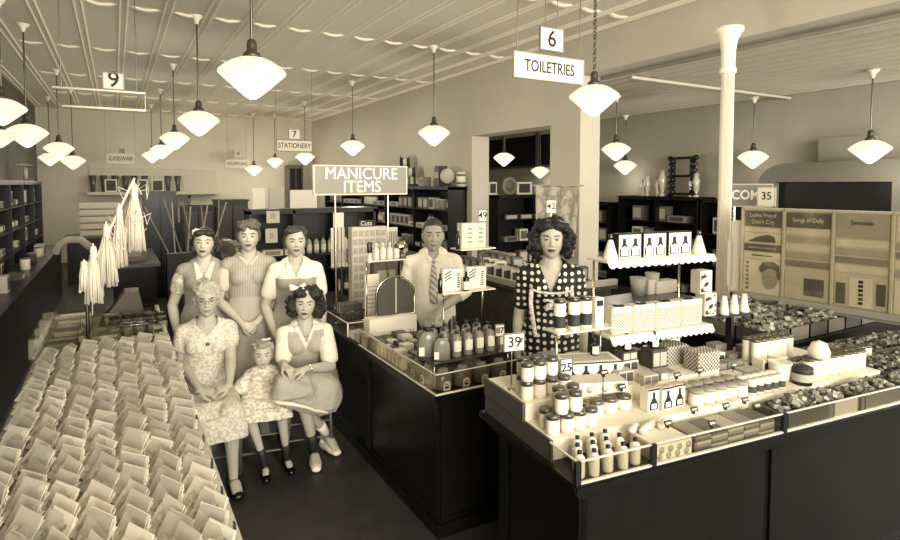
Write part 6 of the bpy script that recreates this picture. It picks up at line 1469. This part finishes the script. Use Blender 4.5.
t = person('person with short white curls and glasses, seated at left in a pale lace dress', loc, rz, J, dict(R=((.9, -.25, -.15), (0, .3, -1), -1, .35), L=((-.9, -.25, -.10), (0, .3, -1), 1, .35)), skin=.68, k=.98, stout=1.02, lips=False)
c, R = J['head'], J['hR']
hair(t, c, R, .98, [((0, .028, .04), (.084, .086, .090)), ((-.068, .02, .0), (.022, .045, .045)), ((.068, .02, .0), (.022, .045, .045))], .68, curls=[((0, .02, .05), (.088, .085, .085), 110, .019)], seed=3, sm_=1)
mb = MB()
for s_ in (-1, 1):
    pts = [c+V((s_*.032+.021*math.cos(a*PI/6), -.101, .010+.017*math.sin(a*PI/6))) for a in range(13)]; mb.tube(pts, .0016, n=5)
    mb.tube([c+V((s_*.053, -.100, .014)), c+V((s_*.074, -.0, .012))], .0015, n=5)
mb.tube([c+V((-.011, -.101, .012)), c+V((.011, -.101, .012))], .0018, n=5); mb.build('glasses', M_nick, t)
M_lace = pattern('cream lace dress', .70, .82, 'noise', 60, thr=.48)
mb = MB(); top_mesh(mb, J, .98, st=1.02, g=.018, slv=.42, puff=.062, puff2=.062); lap(mb, J, 1.0, .105, .13, rk=.088); bod = cloth(t, 'lace_dress', mb, M_lace, .008, 12, .005, 16)
collar(t, J, .98, None, bod, .07, .07)
mb = MB(); mb.ell(J['neck']+V((0, -.135, -.12)), (.014, .006, .012), 8, 6); mb.build('brooch', M_nick, t)
for n_ in 'RL': shoe(t, J['an'+n_], J['to'+n_], M_black, .98)
chair('wooden chair under the white-haired woman in lace', (.50, 4.30, 0), rz)
# ---- young woman seated right
loc = V((1.17, 4.22, 0)); rz = -math.radians(10); w = tofr(loc, rz)
hc = w(dp(305, 304, 4.10)); nk = hc+V((.0, .03, -.155)); hR = Euler((0, math.radians(4), math.radians(-6))).to_matrix()
k1 = dp(286, 386, 3.84); k2 = dp(300, 386, 3.92)
J = seated(hc, (.01, .02, .55), nk, dict(R=w(k1), L=w(k2)), dict(R=w(zp(322, 440, .14)), L=w(zp(318, 449, .10))), dict(R=w((1.3, 4.0, .03)), L=w(zp(314, 468, .03))), .98, hR)
J['anL'] = w((1.19, 3.98, .095)); J['toL'] = w((1.16, 3.84, .03)); J['anR'] = w((1.33, 4.12, .13)); J['toR'] = w((1.36, 4.00, .04)); J['bend'] = V((0, .02, 0))
J['elR'] = w(dp(283, 364, 4.08)); J['elL'] = w(dp(331, 366, 4.10)); hw_ = w(dp(290, 374, 3.86)); J['wrR'] = hw_+V((-.03, .05, .045)); J['wrL'] = w(dp(306, 373, 3.88))+V((0, 0, .03))
t = person('person with full dark curls seated at right in a grey jumper dress and white shoes', loc, rz, J, dict(R=((.45, -.85, -.2), (0, 0, -1), -1, .3), L=((-.95, -.2, -.12), (0, .2, -1), 1, .3)), skin=.70, k=.98)
c, R = J['head'], J['hR']
hair(t, c, R, .98, [((0, .03, .045), (.09, .088, .092)), ((-.078, .035, -.02), (.040, .06, .07)), ((.088, .035, -.02), (.048, .065, .075)), ((.06, -.01, .075), (.06, .06, .045)), ((-.04, -.02, .085), (.05, .05, .035))], .12, curls=[((-.085, .03, -.02), (.045, .06, .07), 50, .019), ((.095, .03, -.02), (.05, .065, .075), 60, .020), ((.02, .01, .08), (.085, .075, .05), 40, .022)], seed=9, sm_=1)
mb = MB(); b0 = c+R @ V((-.055, -.02, .115))
for a, l in ((.5, .05), (2.7, .055), (3.5, .05), (5.8, .04)): mb.tube([b0, b0+V((l*math.cos(a), 0, l*.5*math.sin(a)+.008))], [(.008, .012), (.022, .014)], n=8)
mb.build('hair_bow', M_white, t)
mb = MB(); top_mesh(mb, J, .98, g=.013, slv=.75, puff=.058, puff2=.060); bod = cloth(t, 'blouse', mb, M_shirt, wr=.004)
mb = MB(); top_mesh(mb, J, .98, g=.026, slv=0)
o = cloth(t, 'jumper_bodice', mb, M_apron, wr=.002); nb = J['neck']; bm = bmesh.new(); bm.from_mesh(o.data)
dl = [f for f in bm.faces if (lambda q: (q.z > nb.z-.03) or (abs(q.x-nb.x) > .125 and q.z > nb.z-.22) or (q.y < nb.y and q.z > nb.z-.17 and abs(q.x-nb.x) < .05*(q.z-(nb.z-.17))/.12))(f.calc_center_median())]
bmesh.ops.delete(bm, geom=dl, context='FACES'); bm.to_mesh(o.data); bm.free()
collar(t, J, .98, M_shirt, bod, .11, .055, .040)
mb = MB(); lap(mb, J, 1.0, .105, .07, rk=.085)
a = J['hiL']+V((.08, 0, 0)); b = J['knL']+V((.16, .06, 0))
mb.tube([a, V3(a, b, .6)+V((.0, 0, -.05)), b+V((.02, 0, -.10))], [(.10, .11), (.11, .13), (.12, .15)], n=16, up=(1, 0, 0))
for f_ in (.1, .3, .5, .7, .9): mb.tube([V3(J['hiL'], J['knL'], f_)+V((0, 0, -.01)), V3(a, b, f_)+V((0, 0, -.03))], .10, n=14)
mb.tube([J['knR']+V((0, .02, -.05)), J['knL']+V((.03, .0, -.08)), b+V((.0, -.02, -.12))], [(.07, .10), (.07, .11), (.08, .13)], n=14, up=(0, 1, 0))
o = cloth(t, 'skirt', mb, M_apron, .009, 60, .013, 13)
mb = MB(); zmin = min(v.co.z for v in o.data.vertices)
bb = V3(J['knR'], J['knL'], .5)
pts = [J['knR']+V((-.085, .03, -.065)), J['knR']+V((-.05, -.06, -.085)), J['knR']+V((.03, -.085, -.095)), J['knL']+V((.03, -.08, -.12)), J['knL']+V((.09, -.055, -.16)), J['knL']+V((.17, -.01, -.20)), b+V((.08, .03, -.235))]
mb.tube(pts, [(.012, .022)]*7, n=8, up=(0, 0, 1)); mb.build('petticoat_hem', M_white, t)
for n_ in 'RL':
    shoe(t, J['an'+n_], J['to'+n_], M_white, 1.0); 
sock(t, J['anL'], J['knL'], M_dark, .26, .036); sock(t, J['anR'], J['knR'], M_white, .2, .036)
mb = MB(); wl = J['wrL']; el = J['elL']; d = (el-wl).normalized(); mb.tube([wl+d*.03, wl+d*.038], .0285, n=12, cap=False); mb.build('bracelet', M_chrome, t)
chair('wooden chair at the right under the young woman with dark curls', (1.20, 4.27, 0), rz, .45, .40)
# ---- little girl in the middle
loc = V((.86, 4.16, 0)); rz = -math.radians(10); w = tofr(loc, rz); kk = .66
hc = w(dp(262.5, 355, 4.02)); nk = hc+V((0, .012, -.118))
J = seated(hc, tuple(w((.88, 4.17, 0))+V((0, 0, .56))), nk, dict(R=w(dp(248, 412, 3.86)), L=w(dp(281, 411, 3.90))), dict(R=w(zp(257, 462, .09)), L=w(zp(284, 457, .09))), dict(R=w(zp(259, 476, .02)), L=w(zp(286, 472, .02))), kk)
for n_, p1, p2 in (('R', (.845, 3.97, .075), (.825, 3.86, .022)), ('L', (1.00, 4.00, .075), (1.00, 3.885, .022))): J['an'+n_] = w(p1); J['to'+n_] = w(p2)
J['hk'] = 1.26; J['jaw'] = .2
J['elR'] = w(dp(247, 389, 4.05)); J['elL'] = w(dp(281, 389, 4.08)); J['wrR'] = w(dp(243, 405, 3.97)); J['wrL'] = w(dp(286, 402, 3.99))
t = person('small child seated between the two women in a pale short dress', loc, rz, J, dict(R=((0, -.4, -1), (1, 0, 0), 1, .3), L=((0, -.4, -1), (-1, 0, 0), -1, .3)), skin=.72, k=kk, lips=False)
c, R = J['head'], J['hR']; hk = kk*1.26
hair(t, c, R, hk, [((0, .025, .038), (.082, .086, .088)), ((-.068, .02, .0), (.022, .04, .05)), ((.068, .02, .0), (.022, .04, .05)), ((0, -.03, .085), (.05, .05, .03))], .58, curls=[((0, .015, .05), (.085, .08, .075), 50, .016)], seed=4)
mb = MB(); b0 = c+R @ V((.03, .0, .128))*hk
for a in (.3, 2.84): mb.tube([b0, b0+V((.026*math.cos(a), 0, .014*math.sin(a)))], [(.005, .008), (.011, .009)], n=8)
mb.build('hair_bow', M_cream, t)
mb = MB(); top_mesh(mb, J, kk, st=1.12, g=.014, slv=.0); lap(mb, J, 1, .075, .045, rk=.068)
for n_, s_ in (('R', -1), ('L', 1)): S = J['sh'+n_]; mb.tube([S, S+V((s_*.045, -.005, -.035)), S+V((s_*.060, -.01, -.06))], [(.04, .045), (.045, .055), (.045, .06)], n=14)
mb.tube([V3(J['pel'], J['neck'], .45), V3(J['pel'], J['neck'], .2)+V((0, -.03, 0)), V3(J['knR'], J['knL'], .5)+V((0, .08, .03))], [(.10, .08), (.13, .10), (.16, .06)], n=20, up=(1, 0, 0))
cloth(t, 'dress', mb, pattern('smocked pale dress', .72, .88, 'noise', 45), .006, 4, .003, 20)
for n_ in 'RL': shoe(t, J['an'+n_], J['to'+n_], mat('polished black leather', .07, .12), .78); sock(t, J['an'+n_], J['kn'+n_], pattern('striped sock', .16, .5, 'wave', 4) if False else M_dark, .30, .026)
chair('low backless wooden stool in the middle under the small child', (.88, 4.22, 0), rz, .49, .34, False)
